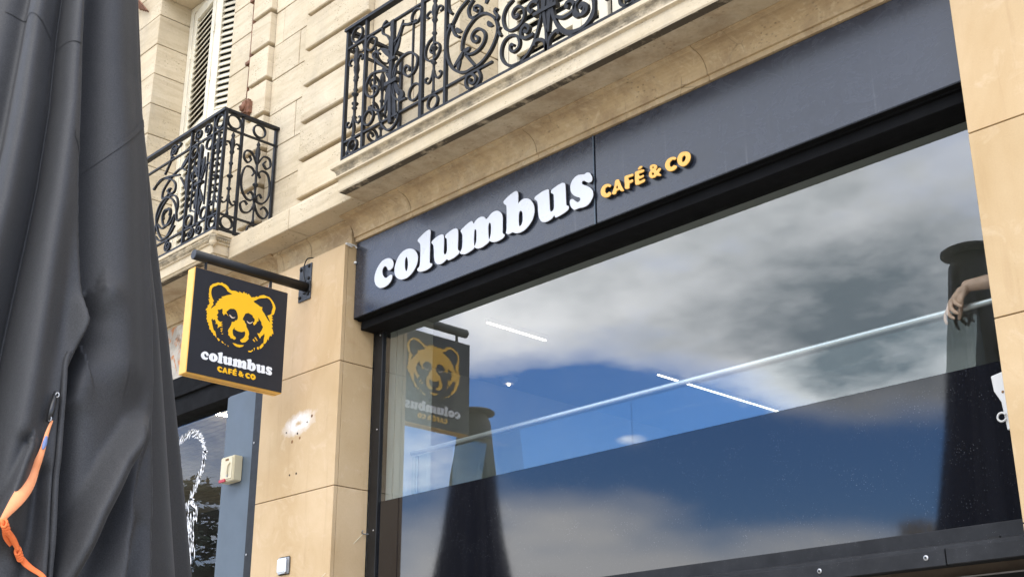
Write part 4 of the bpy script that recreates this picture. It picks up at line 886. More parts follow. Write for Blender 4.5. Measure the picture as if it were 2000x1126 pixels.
# ================================================================== BALCONY RAILINGS
BAL = [(0.012, 0), (0.014, 0.01), (0.009, 0.03), (0.008, 0.10), (0.013, 0.12), (0.014, 0.15), (0.009, 0.17), (0.009, 0.20), (0.021, 0.215), (0.009, 0.23), (0.0105, 0.30), (0.024, 0.315), (0.025, 0.322), (0.0105, 0.335), (0.0105, 0.41), (0.019, 0.425), (0.0105, 0.44), (0.011, 0.50), (0.021, 0.52), (0.014, 0.54), (0.022, 0.58), (0.019, 0.62), (0.010, 0.645), (0.017, 0.66), (0.004, 0.69)]
def railing(name, label):
    return thing(name, label, 'railing', (0, -0.3, 5.28), 'wrought iron balcony railings')
def mkplane(kind, const):
    if kind == 'front': return (lambda a, z, o=0.0: (a, const + o, z)), (0, -1, 0)
    return (lambda a, z, o=0.0: (const + o, a, z)), (1, 0, 0)
def put_bar(t, nm, P2, pm, w_=0.013, d_=0.02, k=6, closed=False, taper=None, off=0.0):
    fn, nr = pm
    pts = catmull(P2, k, closed) if len(P2) > 2 else [np.array(p, float) for p in P2]
    v, f = bar([fn(p[0], p[1], off) for p in pts], nr, w_, d_, closed, taper)
    return mobj(nm, v, f, 'iron', t)
def put_ring(t, a, z, r, pm, w_=0.012): return put_bar(t, 'ring', [(a + r * cos(q), z + r * sin(q)) for q in np.linspace(0, 2 * pi, 13)[:-1]], pm, w_, 0.02, 3, True)
def put_bal(t, a, z0, h, pm):
    fn, nr = pm; s_ = h / 0.69
    v, f = lathe([(r, q * s_) for r, q in BAL], fn(a, z0), 8); return mobj('baluster', v, f, 'iron', t, True)
def spiral(a, z, r, turns, a0, sgn, n=16): return [(a + r * (1 - 0.82 * k / n) * cos(a0 + sgn * turns * 2 * pi * k / n), z + r * (1 - 0.82 * k / n) * sin(a0 + sgn * turns * 2 * pi * k / n)) for k in range(n + 1)]
def put_spiral(t, a, z, r, turns, a0, sgn, pm, w_=0.012): return put_bar(t, 'scroll', spiral(a, z, r, turns, a0, sgn), pm, w_, 0.02, 2)
def put_leaf(t, a, z, ln, wd, ang, pm, curl=0.0):
    fn, nr = pm; P = []
    for k in range(9):
        q = k / 8; P.append((a + cos(ang + curl * q) * ln * q, z + sin(ang + curl * q) * ln * q))
    v, f = bar([fn(p[0], p[1], 0) for p in P], nr, wd, 0.014, False, lambda q: max(0.08, sin(pi * min(1, 0.12 + 0.88 * q)) ** 0.8))
    return mobj('leaf', v, f, 'iron', t)
def post(t, a, pm, z0=5.268, z1=6.255, s_=0.018):
    fn, nr = pm; v, f = bar([fn(a, z0), fn(a, z1)], nr, s_, 0.024); return mobj('post', v, f, 'iron', t)
def hrail(t, nm, a0, a1, z, h, d, pm, y_off=0.0, mat='iron'):
    fn, nr = pm; v, f = bar([fn(a0, z, y_off), fn(a1, z, y_off)], nr, h, d); return mobj(nm, v, f, mat, t)
def curls(t, a, z, r, pm, up_=1):
    """pair of small curls springing from a baluster"""
    for s_ in (-1, 1):
        P = [(a, z - up_ * r * 1.8), (a + s_ * r * 0.5, z - up_ * r * 0.5), (a + s_ * r * 1.2, z + up_ * r * 0.35), (a + s_ * r * 2.1, z + up_ * r * 0.1), (a + s_ * r * 2.2, z - up_ * r * 0.7), (a + s_ * r * 1.6, z - up_ * r * 0.8)]
        put_bar(t, 'scroll', P, pm, 0.010, 0.016, 4)
Zb, Zl, Zu, Zt = 5.295, 5.413, 6.113, 6.262
# --- long balcony over the fascia
R = railing('balcony_railing', 'long black wrought iron balcony railing above the shop fascia')
pf = mkplane('front', -0.300)
XC = -4.30
hrail(R, 'top_rail', -6.19, 2 * XC + 6.19, Zt, 0.022, 0.045, pf)
hrail(R, 'bottom_rail', -6.17, 2 * XC + 6.17, Zb, 0.022, 0.022, pf)
def mx_(P): return [(2 * XC - p[0], p[1]) for p in P]
def mm(P): return [(a / 1000, b / 1000) for a, b in P]
for mir in (False, True):
    q = (lambda P: mx_(P)) if mir else (lambda P: list(P))
    sg = -1 if mir else 1
    def X(a): return 2 * XC - a if mir else a
    for a in (-6.168, -5.962, -5.382, -5.155): post(R, X(a), pf, s_=0.028 if abs(a + 5.382) < 0.01 else 0.020)
    for z in (Zl, Zu): put_bar(R, 'middle_rail', q([(-6.156, z), (-5.167, z)]), pf, 0.014, 0.02)
    put_bar(R, 'middle_rail', q([(-5.143, Zl), (-4.74, Zl)]), pf, 0.014, 0.018)
    # narrow panels with balusters
    for a, rr in ((-6.065, 0.055), (-5.268, 0.055)):
        put_bal(R, X(a), Zl + 0.007, Zu - Zl - 0.02, pf)
        put_ring(R, X(a), (Zb + Zl) / 2 + 0.004, 0.046, pf); put_ring(R, X(a), (Zu + Zt) / 2 - 0.002, 0.056, pf)
        curls(R, X(a), 6.0, 0.033, pf, 1); curls(R, X(a), 5.52, 0.033, pf, -1)
    put_spiral(R, X(-5.268), 5.72, 0.095, 1.5, pi / 2, sg, pf, 0.011)
    # fleuron panel
    for P in RP2: put_bar(R, 'scroll', q(mm(P)), pf, 0.014, 0.02, 5)
    put_bar(R, 'stem', q(mm(RP2AXIS)), pf, 0.030, 0.026, 4)
    for a, z, r in ((-5.905, 6.045, 0.048), (-5.445, 5.50, 0.055), (-5.905, 5.50, 0.05), (-5.445, 6.045, 0.048)): put_ring(R, X(a), z, r, pf)
    for a in (-5.86, -5.475): put_bar(R, 'upright', q([(a, 5.55), (a, 6.0)]), pf, 0.010, 0.014)
    put_bar(R, 'collar', q([(-5.74, 5.665), (-5.62, 5.665)]), pf, 0.028, 0.034)
    put_bar(R, 'collar', q([(-5.715, 5.83), (-5.64, 5.83)]), pf, 0.020, 0.030)
    for a, z, ln, wd, an in ((-5.675, 5.65, 0.27, 0.06, -pi / 2), (-5.70, 5.66, 0.20, 0.035, -pi / 2 - 0.35), (-5.65, 5.66, 0.20, 0.035, -pi / 2 + 0.35), (-5.68, 5.84, 0.17, 0.06, pi / 2), (-5.69, 5.85, 0.16, 0.04, pi / 2 + 0.6), (-5.67, 5.85, 0.16, 0.04, pi / 2 - 0.6), (-5.67, 5.90, 0.20, 0.03, 0.9), (-5.68, 6.02, 0.10, 0.05, pi / 2), (-5.68, 5.68, 0.10, 0.03, pi / 2 + 0.5), (-5.67, 5.68, 0.10, 0.03, pi / 2 - 0.5)):
        put_leaf(R, X(a), z, ln, wd, an if not mir else pi - an, pf, 0.2 * sg)
    # big centre scrolls, repeated upside down above
    ZM = (Zl + Zu) / 2 + 0.10
    for i, P in enumerate(RBIG):
        P = mm(P)
        put_bar(R, 'scroll', q(P), pf, 0.016, 0.022, 5)
        if i in (0, 1, 2, 5, 6):
            put_bar(R, 'scroll', q([(a, 2 * ZM - z) for a, z in P]), pf, 0.017, 0.024, 5, off=0.006)
    for P in RLEAF:
        P = mm(P); put_bar(R, 'leaf', q(P), pf, 0.030, 0.018, 5, taper=lambda s_: max(0.1, sin(pi * (0.1 + 0.85 * s_))))
    for a, z, an in ((-5.085, 5.80, 2.2), (-5.06, 5.78, -1.2), (-4.80, 5.83, 0.9), (-4.78, 5.70, -1.3), (-5.02, 5.545, -2.3)): put_leaf(R, X(a), z, 0.07, 0.03, an if not mir else pi - an, pf, 0.5 * sg)
for P in RCEN: put_bar(R, 'scroll', mm(P), pf, 0.020, 0.024, 5)
put_bar(R, 'collar', mm(RCOL), pf, 0.022, 0.036)
put_leaf(R, -4.30, 5.55, 0.13, 0.05, -pi / 2, pf)
for a in (-4.36, -4.33, -4.295, -4.26, -4.235): put_bar(R, 'stem', [(a, 5.56), (a + (a + 4.297) * 0.4, 5.9), (a + (a + 4.297) * 2.2, 6.2)], pf, 0.016, 0.02, 5, off=0.004)
# return to the wall at the left end
ps = mkplane('side', -6.168)
for z, h in ((Zt, 0.022), (Zb, 0.022), (Zl, 0.014), (Zu, 0.014)): hrail(R, 'return_rail', -0.288, 0.17, z, h, 0.03 if z == Zt else 0.02, ps)
post(R, -0.15, ps); post(R, 0.155, ps)
put_bal(R, -0.222, Zl + 0.007, Zu - Zl - 0.02, ps); put_bal(R, 0.0, Zl + 0.007, Zu - Zl - 0.02, ps)
for a in (-0.222, 0.0): put_ring(R, a, (Zb + Zl) / 2, 0.046, ps); put_ring(R, a, (Zu + Zt) / 2, 0.055, ps)
for s_ in (-1, 1):
    for z in (5.55, 5.75, 5.95): put_spiral(R, 0.0 + s_ * 0.075, z, 0.055, 1.3, pi / 2, s_, ps)

# --- small balcony at the left
Lr = railing('balcony_railing', 'shorter black wrought iron balcony railing behind the parasol on the left')
XR = -7.700; XE = -10.80; XM = (XR + XE) / 2
hrail(Lr, 'top_rail', XE - 0.02, XR + 0.02, Zt, 0.022, 0.045, pf)
hrail(Lr, 'bottom_rail', XE, XR, Zb, 0.020, 0.022, pf)
for z in (Zl, Zu): put_bar(Lr, 'middle_rail', [(XE, z), (XR, z)], pf, 0.013, 0.018)
for mir in (False, True):
    q = (lambda P: [(2 * XM - p[0], p[1]) for p in P]) if mir else (lambda P: list(P))
    sg = -1 if mir else 1
    def X(a): return 2 * XM - a if mir else a
    for a in (-7.690, -7.842, -8.175): post(Lr, X(a), pf)
    put_bal(Lr, X(-7.766), Zl + 0.007, Zu - Zl - 0.02, pf)
    for z, r in (((Zb + Zl) / 2 + 0.003, 0.048), ((Zu + Zt) / 2 - 0.002, 0.055)): put_ring(Lr, X(-7.766), z, r, pf)
    curls(Lr, X(-7.766), 6.0, 0.028, pf, 1); curls(Lr, X(-7.766), 5.52, 0.028, pf, -1)
    ax = -8.008
    put_bar(Lr, 'stem', q([(ax, Zl), (ax, 6.06)]), pf, 0.022, 0.024)
    for P in LP2: put_bar(Lr, 'scroll', q(mm(P)), pf, 0.010, 0.016, 4)
    for a in (-8.105, -7.911): put_bar(Lr, 'upright', q([(a, 5.55), (a, 5.98)]), pf, 0.010, 0.014)
    for a, z in ((-8.115, 6.05), (-7.90, 6.05), (-8.115, 5.475), (-7.90, 5.475)): put_ring(Lr, X(a), z, 0.046, pf)
    for z, ln, wd, an in ((5.80, 0.22, 0.07, pi / 2), (5.80, 0.17, 0.045, pi / 2 + 0.5), (5.80, 0.17, 0.045, pi / 2 - 0.5), (5.72, 0.24, 0.06, -pi / 2), (5.72, 0.17, 0.035, -pi / 2 - 0.4), (5.72, 0.17, 0.035, -pi / 2 + 0.4), (6.0, 0.09, 0.05, pi / 2)): put_leaf(Lr, X(ax), z, ln, wd, an if not mir else pi - an, pf, 0.15 * sg)
    put_bar(Lr, 'collar', q([(ax - 0.05, 5.755), (ax + 0.05, 5.755)]), pf, 0.024, 0.032)
    for s_ in (-1, 1):
        put_spiral(Lr, X(ax + s_ * 0.06), (Zb + Zl) / 2 + 0.004, 0.046, 1.4, pi / 2, s_, pf); put_spiral(Lr, X(ax + s_ * 0.062), (Zu + Zt) / 2, 0.055, 1.4, -pi / 2, s_, pf)
    for P in LBIG: put_bar(Lr, 'scroll', q(mm(P)), pf, 0.012, 0.018, 5)
    put_leaf(Lr, X(-8.21), 5.89, 0.20, 0.05, -1.2 if not mir else pi + 1.2, pf, -0.3 * sg)
    put_leaf(Lr, X(-8.30), 5.985, 0.13, 0.04, 0.6 if not mir else pi - 0.6, pf)
    put_spiral(Lr, X(-8.40), (Zb + Zl) / 2 + 0.002, 0.05, 1.8, pi / 2, sg, pf); put_spiral(Lr, X(-8.44), (Zu + Zt) / 2, 0.058, 1.8, -pi / 2, -sg, pf)
    for i, P in enumerate(LBIG[:3]): put_bar(Lr, 'scroll', q([(-16.95 - a, z) for a, z in mm(P)]), pf, 0.012, 0.018, 5, off=0.005)
ps = mkplane('side', XR)
for z, h in ((Zt, 0.022), (Zb, 0.020), (Zl, 0.013), (Zu, 0.013)): hrail(Lr, 'return_rail', -0.288, 0.17, z, h, 0.04 if z == Zt else 0.018, ps, 0.0)
post(Lr, -0.148, ps); post(Lr, 0.150, ps)
put_bal(Lr, -0.222, Zl + 0.007, Zu - Zl - 0.02, ps); curls(Lr, -0.222, 6.0, 0.028, ps, 1); curls(Lr, -0.222, 5.52, 0.028, ps, -1)
put_ring(Lr, -0.222, (Zb + Zl) / 2 + 0.002, 0.050, ps); put_ring(Lr, -0.222, (Zu + Zt) / 2 - 0.002, 0.056, ps)
put_bal(Lr, 0.002, Zl + 0.007, Zu - Zl - 0.02, ps); put_ring(Lr, 0.002, (Zu + Zt) / 2 - 0.002, 0.052, ps); put_ring(Lr, 0.002, (Zb + Zl) / 2 + 0.002, 0.046, ps)
for s_ in (-1, 1):
    c0 = 0.002
    for P in ([(0, 5.90), (0.05, 5.985), (0.105, 5.985), (0.118, 5.93), (0.085, 5.895), (0.055, 5.925), (0.075, 5.955)],
              [(0.035, 5.80), (0.02, 5.835), (0.05, 5.865), (0.10, 5.85), (0.125, 5.76), (0.115, 5.66), (0.07, 5.60), (0.025, 5.60), (0.015, 5.64), (0.04, 5.665), (0.06, 5.64)],
              [(0, 5.66), (0.0, 5.58), (0.04, 5.50), (0.095, 5.485), (0.12, 5.54), (0.085, 5.575), (0.06, 5.55)]):
        put_bar(Lr, 'scroll', [(c0 + s_ * a, z) for a, z in P], ps, 0.012, 0.018, 5)

# ================================================================== PARASOLS (closed)
AX = np.array([-3.93, -3.15])
RZ = [(5.10, 0.12), (5.0, 0.17), (4.65, 0.195), (4.3, 0.228), (3.8, 0.292), (3.3, 0.385), (2.97, 0.447), (2.6, 0.508), (2.16, 0.58), (1.75, 0.61), (1.60, 0.58)]
rz_z = np.array([a for a, b in RZ])[::-1]; rz_r = np.array([b for a, b in RZ])[::-1]
# fold lines: (theta deg, z) polylines; (A_left, w_left, A_right, w_right), smoothing
FOLDS = [
 ([(-8.4, 4.4), (-8.4, 3.988), (-6.2, 3.688), (-4.2, 3.307), (-1.7, 3.042), (0.3, 2.876), (2.3, 2.789)], 0.020, 0.045, -0.050, 0.085, 0.005),
 ([(-22, 4.5), (-22.1, 3.841), (-20.4, 3.561), (-21.3, 3.275), (-23.7, 3.004), (-25.5, 2.77), (-27, 2.5)], -0.020, 0.030, -0.050, 0.030, 0.007),
 ([(-14, 4.4), (-15.0, 3.971), (-12.4, 3.573), (-12.2, 3.196), (-13.7, 2.848), (-15.5, 2.529), (-17, 2.2)], 0.045, 0.048, 0.045, 0.045, 0.03),
 ([(-34, 4.4), (-33, 3.937), (-30.5, 3.546), (-30, 3.173), (-33, 2.7), (-34, 2.2)], 0.050, 0.060, 0.045, 0.045, 0.03),
 ([(-48, 4.4), (-46, 3.9), (-42, 3.4), (-44, 2.9), (-46, 2.2)], -0.045, 0.05, -0.045, 0.045, 0.012),
 ([(17.0, 4.4), (17.0, 4.041), (20.9, 3.56), (18.8, 3.089), (18.3, 2.745)], 0.030, 0.10, 0.026, 0.10, 0.04),
 ([(2.7, 2.86), (-1.0, 2.74), (-4.6, 2.64), (-5.4, 2.545), (-5.5, 2.32), (-5.1, 2.074), (-5, 1.8)], 0.022, 0.045, -0.055, 0.055, 0.005),
 ([(8.0, 2.95), (4.0, 2.80), (0.5, 2.70), (-2, 2.60)], 0.0, 0.05, 0.030, 0.05, 0.012),
 ([(33, 2.66), (30, 2.615), (20.7, 2.548), (10.9, 2.42), (3.5, 2.259), (-2.5, 2.077), (-6, 1.9)], 0.028, 0.018, 0.062, 0.070, 0.008),
 ([(32, 2.56), (21.4, 2.41), (11.6, 2.235), (5.3, 2.087), (0, 1.95)], -0.050, 0.028, -0.04, 0.035, 0.008),
 ([(30.0, 2.53), (20.4, 2.314), (16.0, 2.19), (14.7, 2.094), (13, 1.9)], 0.040, 0.035, 0.0, 0.012, 0.006),
 ([(26, 2.25), (22, 2.12), (20, 1.95)], -0.03, 0.035, -0.03, 0.035, 0.02),
 ([(41, 4.3), (41.0, 3.631), (39.7, 3.341), (35.8, 2.968), (33.5, 2.625), (31.2, 2.382), (28.4, 2.113), (27, 1.9)], 0.016, 0.045, -0.020, 0.08, 0.008),
 ([(-30, 2.6), (-27, 2.4), (-25, 2.2), (-24, 2.0)], -0.03, 0.04, -0.03, 0.04, 0.02),
 ([(-14, 2.42), (-17, 2.3), (-20, 2.2)], -0.020, 0.03, 0.018, 0.03, 0.008),
 ([(-10, 2.35), (-10, 2.2), (-10, 2.0)], -0.02, 0.03, -0.02, 0.03, 0.015),
]
def canopy_r(th, z):
    """th in degrees (array), z (array) -> radius"""
    r0 = np.interp(z, rz_z, rz_r)
    d = np.zeros_like(r0)
    fade = np.clip((5.05 - z) / 0.6, 0, 1)
    for P, aL, wL, aR, wR, sm in FOLDS:
        best = np.full(r0.shape, 1e9); sgn = np.zeros_like(r0); endf = np.ones_like(r0)
        n = len(P)
        for i in range(n - 1):
            (t0, z0), (t1, z1) = P[i], P[i + 1]
            x = np.radians(th) * r0; x0 = math.radians(t0) * r0; x1 = math.radians(t1) * r0
            dx, dz = x1 - x0, z1 - z0; L2 = dx * dx + dz * dz
            u = ((x - x0) * dx + (z - z0) * dz) / L2; uc = np.clip(u, 0, 1)
            ddx = x - (x0 + uc * dx); ddz = z - (z0 + uc * dz); dist = np.hypot(ddx, ddz)
            side = np.sign(dx * (z - z0) - dz * (x - x0))  # + = towards larger theta when walking downwards
            m_ = dist < best; best = np.where(m_, dist, best); sgn = np.where(m_, side, sgn)
        s_ = best * sgn
        edge = np.clip((31.0 - th) / 13.0, 0, 1) if P[0][0] in (33, 32, 30.0, 26) else 1.0
        right = aR * np.exp(-(best / wR) ** 2); left = aL * np.exp(-(best / wL) ** 2)
        k = 0.5 + 0.5 * np.tanh(s_ / sm)
        d += 1.6 * edge * (left * (1 - k) + right * k) * fade
    back = 0.5 - 0.5 * np.tanh((np.cos(np.radians(th + 8)) - 0.30) / 0.12)     # lobes on the far side
    d += back * 0.07 * r0 / 0.5 * np.cos(np.radians(th) * 9) * fade
    d += 0.004 * np.sin(np.radians(th) * 5 + z * 3.1) * fade
    return r0 + d
def make_parasol(label):
    t = thing('parasol', label, 'parasol', (AX[0], AX[1], 0), 'closed parasols on the pavement')
    tha = np.concatenate([np.linspace(-115, 75, 330), np.linspace(75, 245, 90)[1:-1]])
    za = np.concatenate([np.linspace(5.10, 4.2, 30)[:-1], np.linspace(4.2, 2.0, 300)[:-1], np.linspace(2.0, 1.60, 20)])
    T, Z = np.meshgrid(tha, za); Rr_ = canopy_r(T, Z)
    V = np.stack([AX[0] + Rr_ * np.cos(np.radians(T)), AX[1] + Rr_ * np.sin(np.radians(T)), Z], -1).reshape(-1, 3)
    nt_, nz = len(tha), len(za)
    ii = np.arange(nz - 1)[:, None] * nt_; jj = np.arange(nt_)[None]; j2 = (jj + 1) % nt_
    F = np.stack([ii + jj, ii + j2, ii + nt_ + j2, ii + nt_ + jj], -1).reshape(-1, 4)
    can = mobj('canopy', V, F.tolist(), 'parasol_cloth', t, True)
    mod = can.modifiers.new('thickness', 'SOLIDIFY'); mod.thickness = 0.002
    # seam bands sewn on the cloth
    for P in ([(-3.5, 3.317), (0.9, 3.366), (7.1, 3.413), (21.5, 3.529), (38.2, 3.638), (48, 3.70)], [(-60, 3.96), (-43.0, 3.927), (-32.1, 3.89), (-23.5, 3.825)], [(-20.0, 3.806), (-15.4, 3.808), (-9.5, 3.802)], [(-8.9, 3.447), (-6.8, 3.416), (-5.8, 3.38)]):
        C_ = catmull(P, 14); V = []; F = []
        for i, p in enumerate(C_):
            for dz in (-0.013, 0.013):
                r_ = float(canopy_r(np.array([p[0]]), np.array([p[1] + dz]))[0]) + 0.003
                V.append((AX[0] + r_ * cos(radians(p[0])), AX[1] + r_ * sin(radians(p[0])), p[1] + dz))
            if i: F.append([2 * i - 2, 2 * i - 1, 2 * i + 1, 2 * i])
        mobj('seam', V, F, 'parasol_cloth', can, True)
    v, f = lathe([(0.19, 0), (0.215, 0.01), (0.215, 0.03), (0.19, 0.045), (0.06, 0.06), (0.0, 0.062)], (AX[0], AX[1], 5.085), 32); mobj('cap', v, f, 'parasol_cloth', t)
    for a in range(10):
        v, f = lathe([(0.012, 0), (0.010, -0.003)], (AX[0] + 0.196 * cos(a * 0.628), AX[1] + 0.196 * sin(a * 0.628), 5.0862), 8); mobj('grommet', v, f, 'steel_dull', t)
    v, f = tube([(AX[0], AX[1], 0.1), (AX[0], AX[1], 5.08)], 0.045, 16); mobj('pole', v, f, 'steel_dull', t, True)
    box('base', AX[0] - 0.45, AX[0] + 0.45, AX[1] - 0.45, AX[1] + 0.45, 0.0, 0.10, 'black_metal', t, 0.01, 1)
    # hem edge at the opening of the front fold
    hem = catmull([(-4.2, 2.72), (-5.4, 2.669), (-5.3, 2.513), (-5.3, 2.319), (-4.5, 2.074), (-4.0, 1.85)], 14); V = []; F = []
    for i, p in enumerate(hem):
        for dt, dr in ((-0.9, 0.004), (0.5, 0.010)):
            r_ = float(canopy_r(np.array([p[0] - 0.9]), np.array([p[1]]))[0]) + dr
            V.append((AX[0] + r_ * cos(radians(p[0] + dt)), AX[1] + r_ * sin(radians(p[0] + dt)), p[1]))
        if i: F.append([2 * i - 2, 2 * i - 1, 2 * i + 1, 2 * i])
    h = mobj('hem', V, F, 'parasol_cloth', can, True); h.modifiers.new('t', 'SOLIDIFY').thickness = 0.004
    return t
par = make_parasol('big closed charcoal parasol filling the left edge of the picture')
def copy_tree(o, parent=None):
    c = o.copy(); COL.objects.link(c); c.parent = parent
    for ch in list(o.children): copy_tree(ch, c)
    return c
par2 = copy_tree(par); par2.location = (-9.75, -3.55, 0); par2.rotation_euler = (0, 0, radians(40))
par2['label'] = 'second closed charcoal parasol, seen only as a reflection beside the reflected bear sign'

# orange strap tied round the front parasol
st = thing('strap', 'bright orange knotted strap hanging from a black clip on the parasol', 'strap', (AX[0] + 0.5, AX[1] - 0.1, 2.3))
def onp(th, z, off=0.012):
    r_ = float(canopy_r(np.array([th]), np.array([z]))[0]) + off
    return Vector((AX[0] + r_ * cos(radians(th)), AX[1] + r_ * sin(radians(th)), z))
def ribbon(nm, P, wds, mat, off=0.014, twist=None, k=8):
    C_ = catmull([(p[0], p[1], w_) for p, w_ in zip(P, wds)], k); V = []; F = []
    for i, p in enumerate(C_):
        a = onp(p[0], p[1], off); b = onp(C_[min(i + 1, len(C_) - 1)][0], C_[min(i + 1, len(C_) - 1)][1], off); c0 = onp(C_[max(i - 1, 0)][0], C_[max(i - 1, 0)][1], off)
        t_ = (b - c0).normalized(); nr = Vector((cos(radians(p[0])), sin(radians(p[0])), 0)); s_ = nr.cross(t_).normalized()
        V += [a - s_ * p[2] / 2, a + nr * 0.0008, a + s_ * p[2] / 2]
        if i: q = 3 * i; F += [[q - 3, q - 2, q + 1, q], [q - 2, q - 1, q + 2, q + 1]]
    o = mobj(nm, V, F, mat, st, True); o.modifiers.new('t', 'SOLIDIFY').thickness = 0.0015
    return o
ribbon('ribbon', [(-8.4, 2.50), (-9.4, 2.462), (-10.4, 2.409), (-11.7, 2.348), (-13.6, 2.303), (-15.7, 2.258), (-17.8, 2.214), (-18.6, 2.195)], [0.006, 0.010, 0.015, 0.028, 0.037, 0.034, 0.018, 0.010], 'strap_pale')['label'] = 'flat pale orange length of the strap'
ribbon('print', [(-9.6, 2.452), (-10.0, 2.430), (-10.4, 2.412)], [0.006, 0.012, 0.006], 'strap_blue', 0.021)
ribbon('ribbon', [(-23, 2.26), (-20.5, 2.215), (-18.4, 2.196), (-16.7, 2.167), (-15.0, 2.148)], [0.014, 0.016, 0.011, 0.021, 0.015], 'strap_orange', 0.020)
ribbon('ribbon', [(-17.2, 2.178), (-15.0, 2.158), (-13.3, 2.138)], [0.014, 0.016, 0.012], 'strap_orange', 0.028)
for th_, z_ in ((-17.9, 2.192), (-13.2, 2.136)):
    for k_ in range(4):
        c0 = onp(th_ + 0.35 * k_, z_ - 0.006 * k_, 0.02); v, f = tube([c0 + Vector((0.5 * cos(a), 0.5 * cos(a) , sin(a) * (1 - 0.15 * k_))) * 0.010 for a in np.linspace(0, 2 * pi, 12)], 0.0038, 6, False); mobj('knot', v, f, 'strap_orange', st, True)
ribbon('ribbon', [(-13.0, 2.133), (-11.2, 2.114), (-9.1, 2.095), (-7.0, 2.072), (-5.8, 2.04)], [0.009, 0.017, 0.015, 0.013, 0.013], 'strap_orange', 0.020)
v, f = tube([onp(-7.9, 2.585, 0.012), onp(-8.8, 2.53, 0.016), onp(-9.4, 2.497, 0.016)], [0.007, 0.010, 0.007], 8); mobj('clip', v, f, 'buckle', st, True)
for th, z in ((-7.7, 2.575), (-9.2, 2.503)):
    c0 = onp(th, z, 0.02); v, f = tube([c0 + Vector((0.4 * cos(a), 0.6 * cos(a), sin(a))) * 0.0065 for a in np.linspace(0, 2 * pi, 14)], 0.0018, 6, False); mobj('clip_ring', v, f, 'steel_dull', st, True)

# ================================================================== PERSON AT THE HANDRAIL
def capsule(g, a, b, ra, rb, seg=14, rings=5):
    a, b = Vector(a), Vector(b); ax = (b - a); L = ax.length; ax = ax.normalized() if L > 1e-6 else Vector((0, 0, 1)); u = ax.orthogonal().normalized(); w_ = ax.cross(u)
    V = []; F = []; prof = []
    for k in range(rings + 1): t_ = pi / 2 * k / rings; prof.append((-cos(t_) * ra, max(1e-4, sin(t_) * ra)))
    for k in range(rings + 1): t_ = pi / 2 * k / rings; prof.append((L + sin(t_) * rb, max(1e-4, cos(t_) * rb)))
    for h, r in prof:
        for k in range(seg): q = 2 * pi * k / seg; V.append(a + ax * h + (u * cos(q) + w_ * sin(q)) * r)
    for i in range(len(prof) - 1):
        for k in range(seg): F.append([i * seg + k, i * seg + (k + 1) % seg, (i + 1) * seg + (k + 1) % seg, (i + 1) * seg + k])
    F += [list(range(seg))[::-1], list(range((len(prof) - 1) * seg, len(prof) * seg))]
    g.add(V, F)
def fuse(g, name, mat, parent, vox, smooth=2):
    me = bpy.data.meshes.new('tmp'); me.from_pydata([tuple(p) for p in g.v], [], g.f)
    bm = bmesh.new(); bm.from_mesh(me); bmesh.ops.recalc_face_normals(bm, faces=bm.faces); bm.to_mesh(me); bm.free()
    o = bpy.data.objects.new('tmp', me); COL.objects.link(o)
    r = o.modifiers.new('r', 'REMESH'); r.mode = 'VOXEL'; r.voxel_size = vox
    if smooth: s_ = o.modifiers.new('s', 'SMOOTH'); s_.iterations = smooth; s_.factor = 0.5
    m2 = bpy.data.meshes.new_from_object(o.evaluated_get(bpy.context.evaluated_depsgraph_get()))
    bpy.data.objects.remove(o)
    V = [tuple(p.co) for p in m2.vertices]; F = [list(p.vertices) for p in m2.polygons]; bpy.data.meshes.remove(m2)
    return mobj(name, V, F, mat, parent, True)
pe = thing('person', 'person leaning a bare forearm on the handrail, hand drooping, mostly hidden by the right pillar', 'person', (-1.65, 1.0, 2.45))
g = G()
WR = (-2.455, 0.475, 3.612)          # wrist
capsule(g, (-1.93, 0.60, 3.625), (-2.25, 0.51, 3.610), 0.047, 0.042)
capsule(g, (-2.25, 0.51, 3.610), WR, 0.042, 0.027)
capsule(g, (-1.93, 0.60, 3.625), (-1.78, 0.93, 3.83), 0.046, 0.058)
# palm: fan of four metacarpals dropping over the rail
kn = [(-2.505, 0.432, 3.552), (-2.525, 0.442, 3.546), (-2.540, 0.455, 3.538), (-2.550, 0.470, 3.528)]
for i, k in enumerate(kn):
    a = Vector(WR) + Vector((0, -0.016 + 0.011 * i, -0.004))
    capsule(g, a, k, 0.017, 0.0125, 10, 3)
capsule(g, (-2.475, 0.447, 3.585), (-2.515, 0.45, 3.556), 0.020, 0.016, 10, 3)
fing = [  # index .. little: two bent joints and a tip
 [kn[0], (-2.495, 0.424, 3.528), (-2.478, 0.420, 3.512), (-2.468, 0.420, 3.505)],
 [kn[1], (-2.522, 0.430, 3.512), (-2.505, 0.424, 3.490), (-2.490, 0.422, 3.478)],
 [kn[2], (-2.545, 0.438, 3.502), (-2.530, 0.430, 3.476), (-2.514, 0.427, 3.462)],
 [kn[3], (-2.562, 0.450, 3.498), (-2.563, 0.444, 3.470), (-2.556, 0.440, 3.450)]]
for fi, P in enumerate(fing):
    r0 = (0.0112, 0.0114, 0.0110, 0.0098)[fi]
    for j in range(3): capsule(g, P[j], P[j + 1], r0 * (1 - 0.08 * j), r0 * (1 - 0.08 * (j + 1)), 8, 3)
TH = [(-2.462, 0.452, 3.588), (-2.475, 0.440, 3.545), (-2.487, 0.447, 3.500), (-2.500, 0.452, 3.463)]
for j in range(3): capsule(g, TH[j], TH[j + 1], (0.0165, 0.013, 0.0115)[j], (0.013, 0.0115, 0.009)[j], 8, 3)
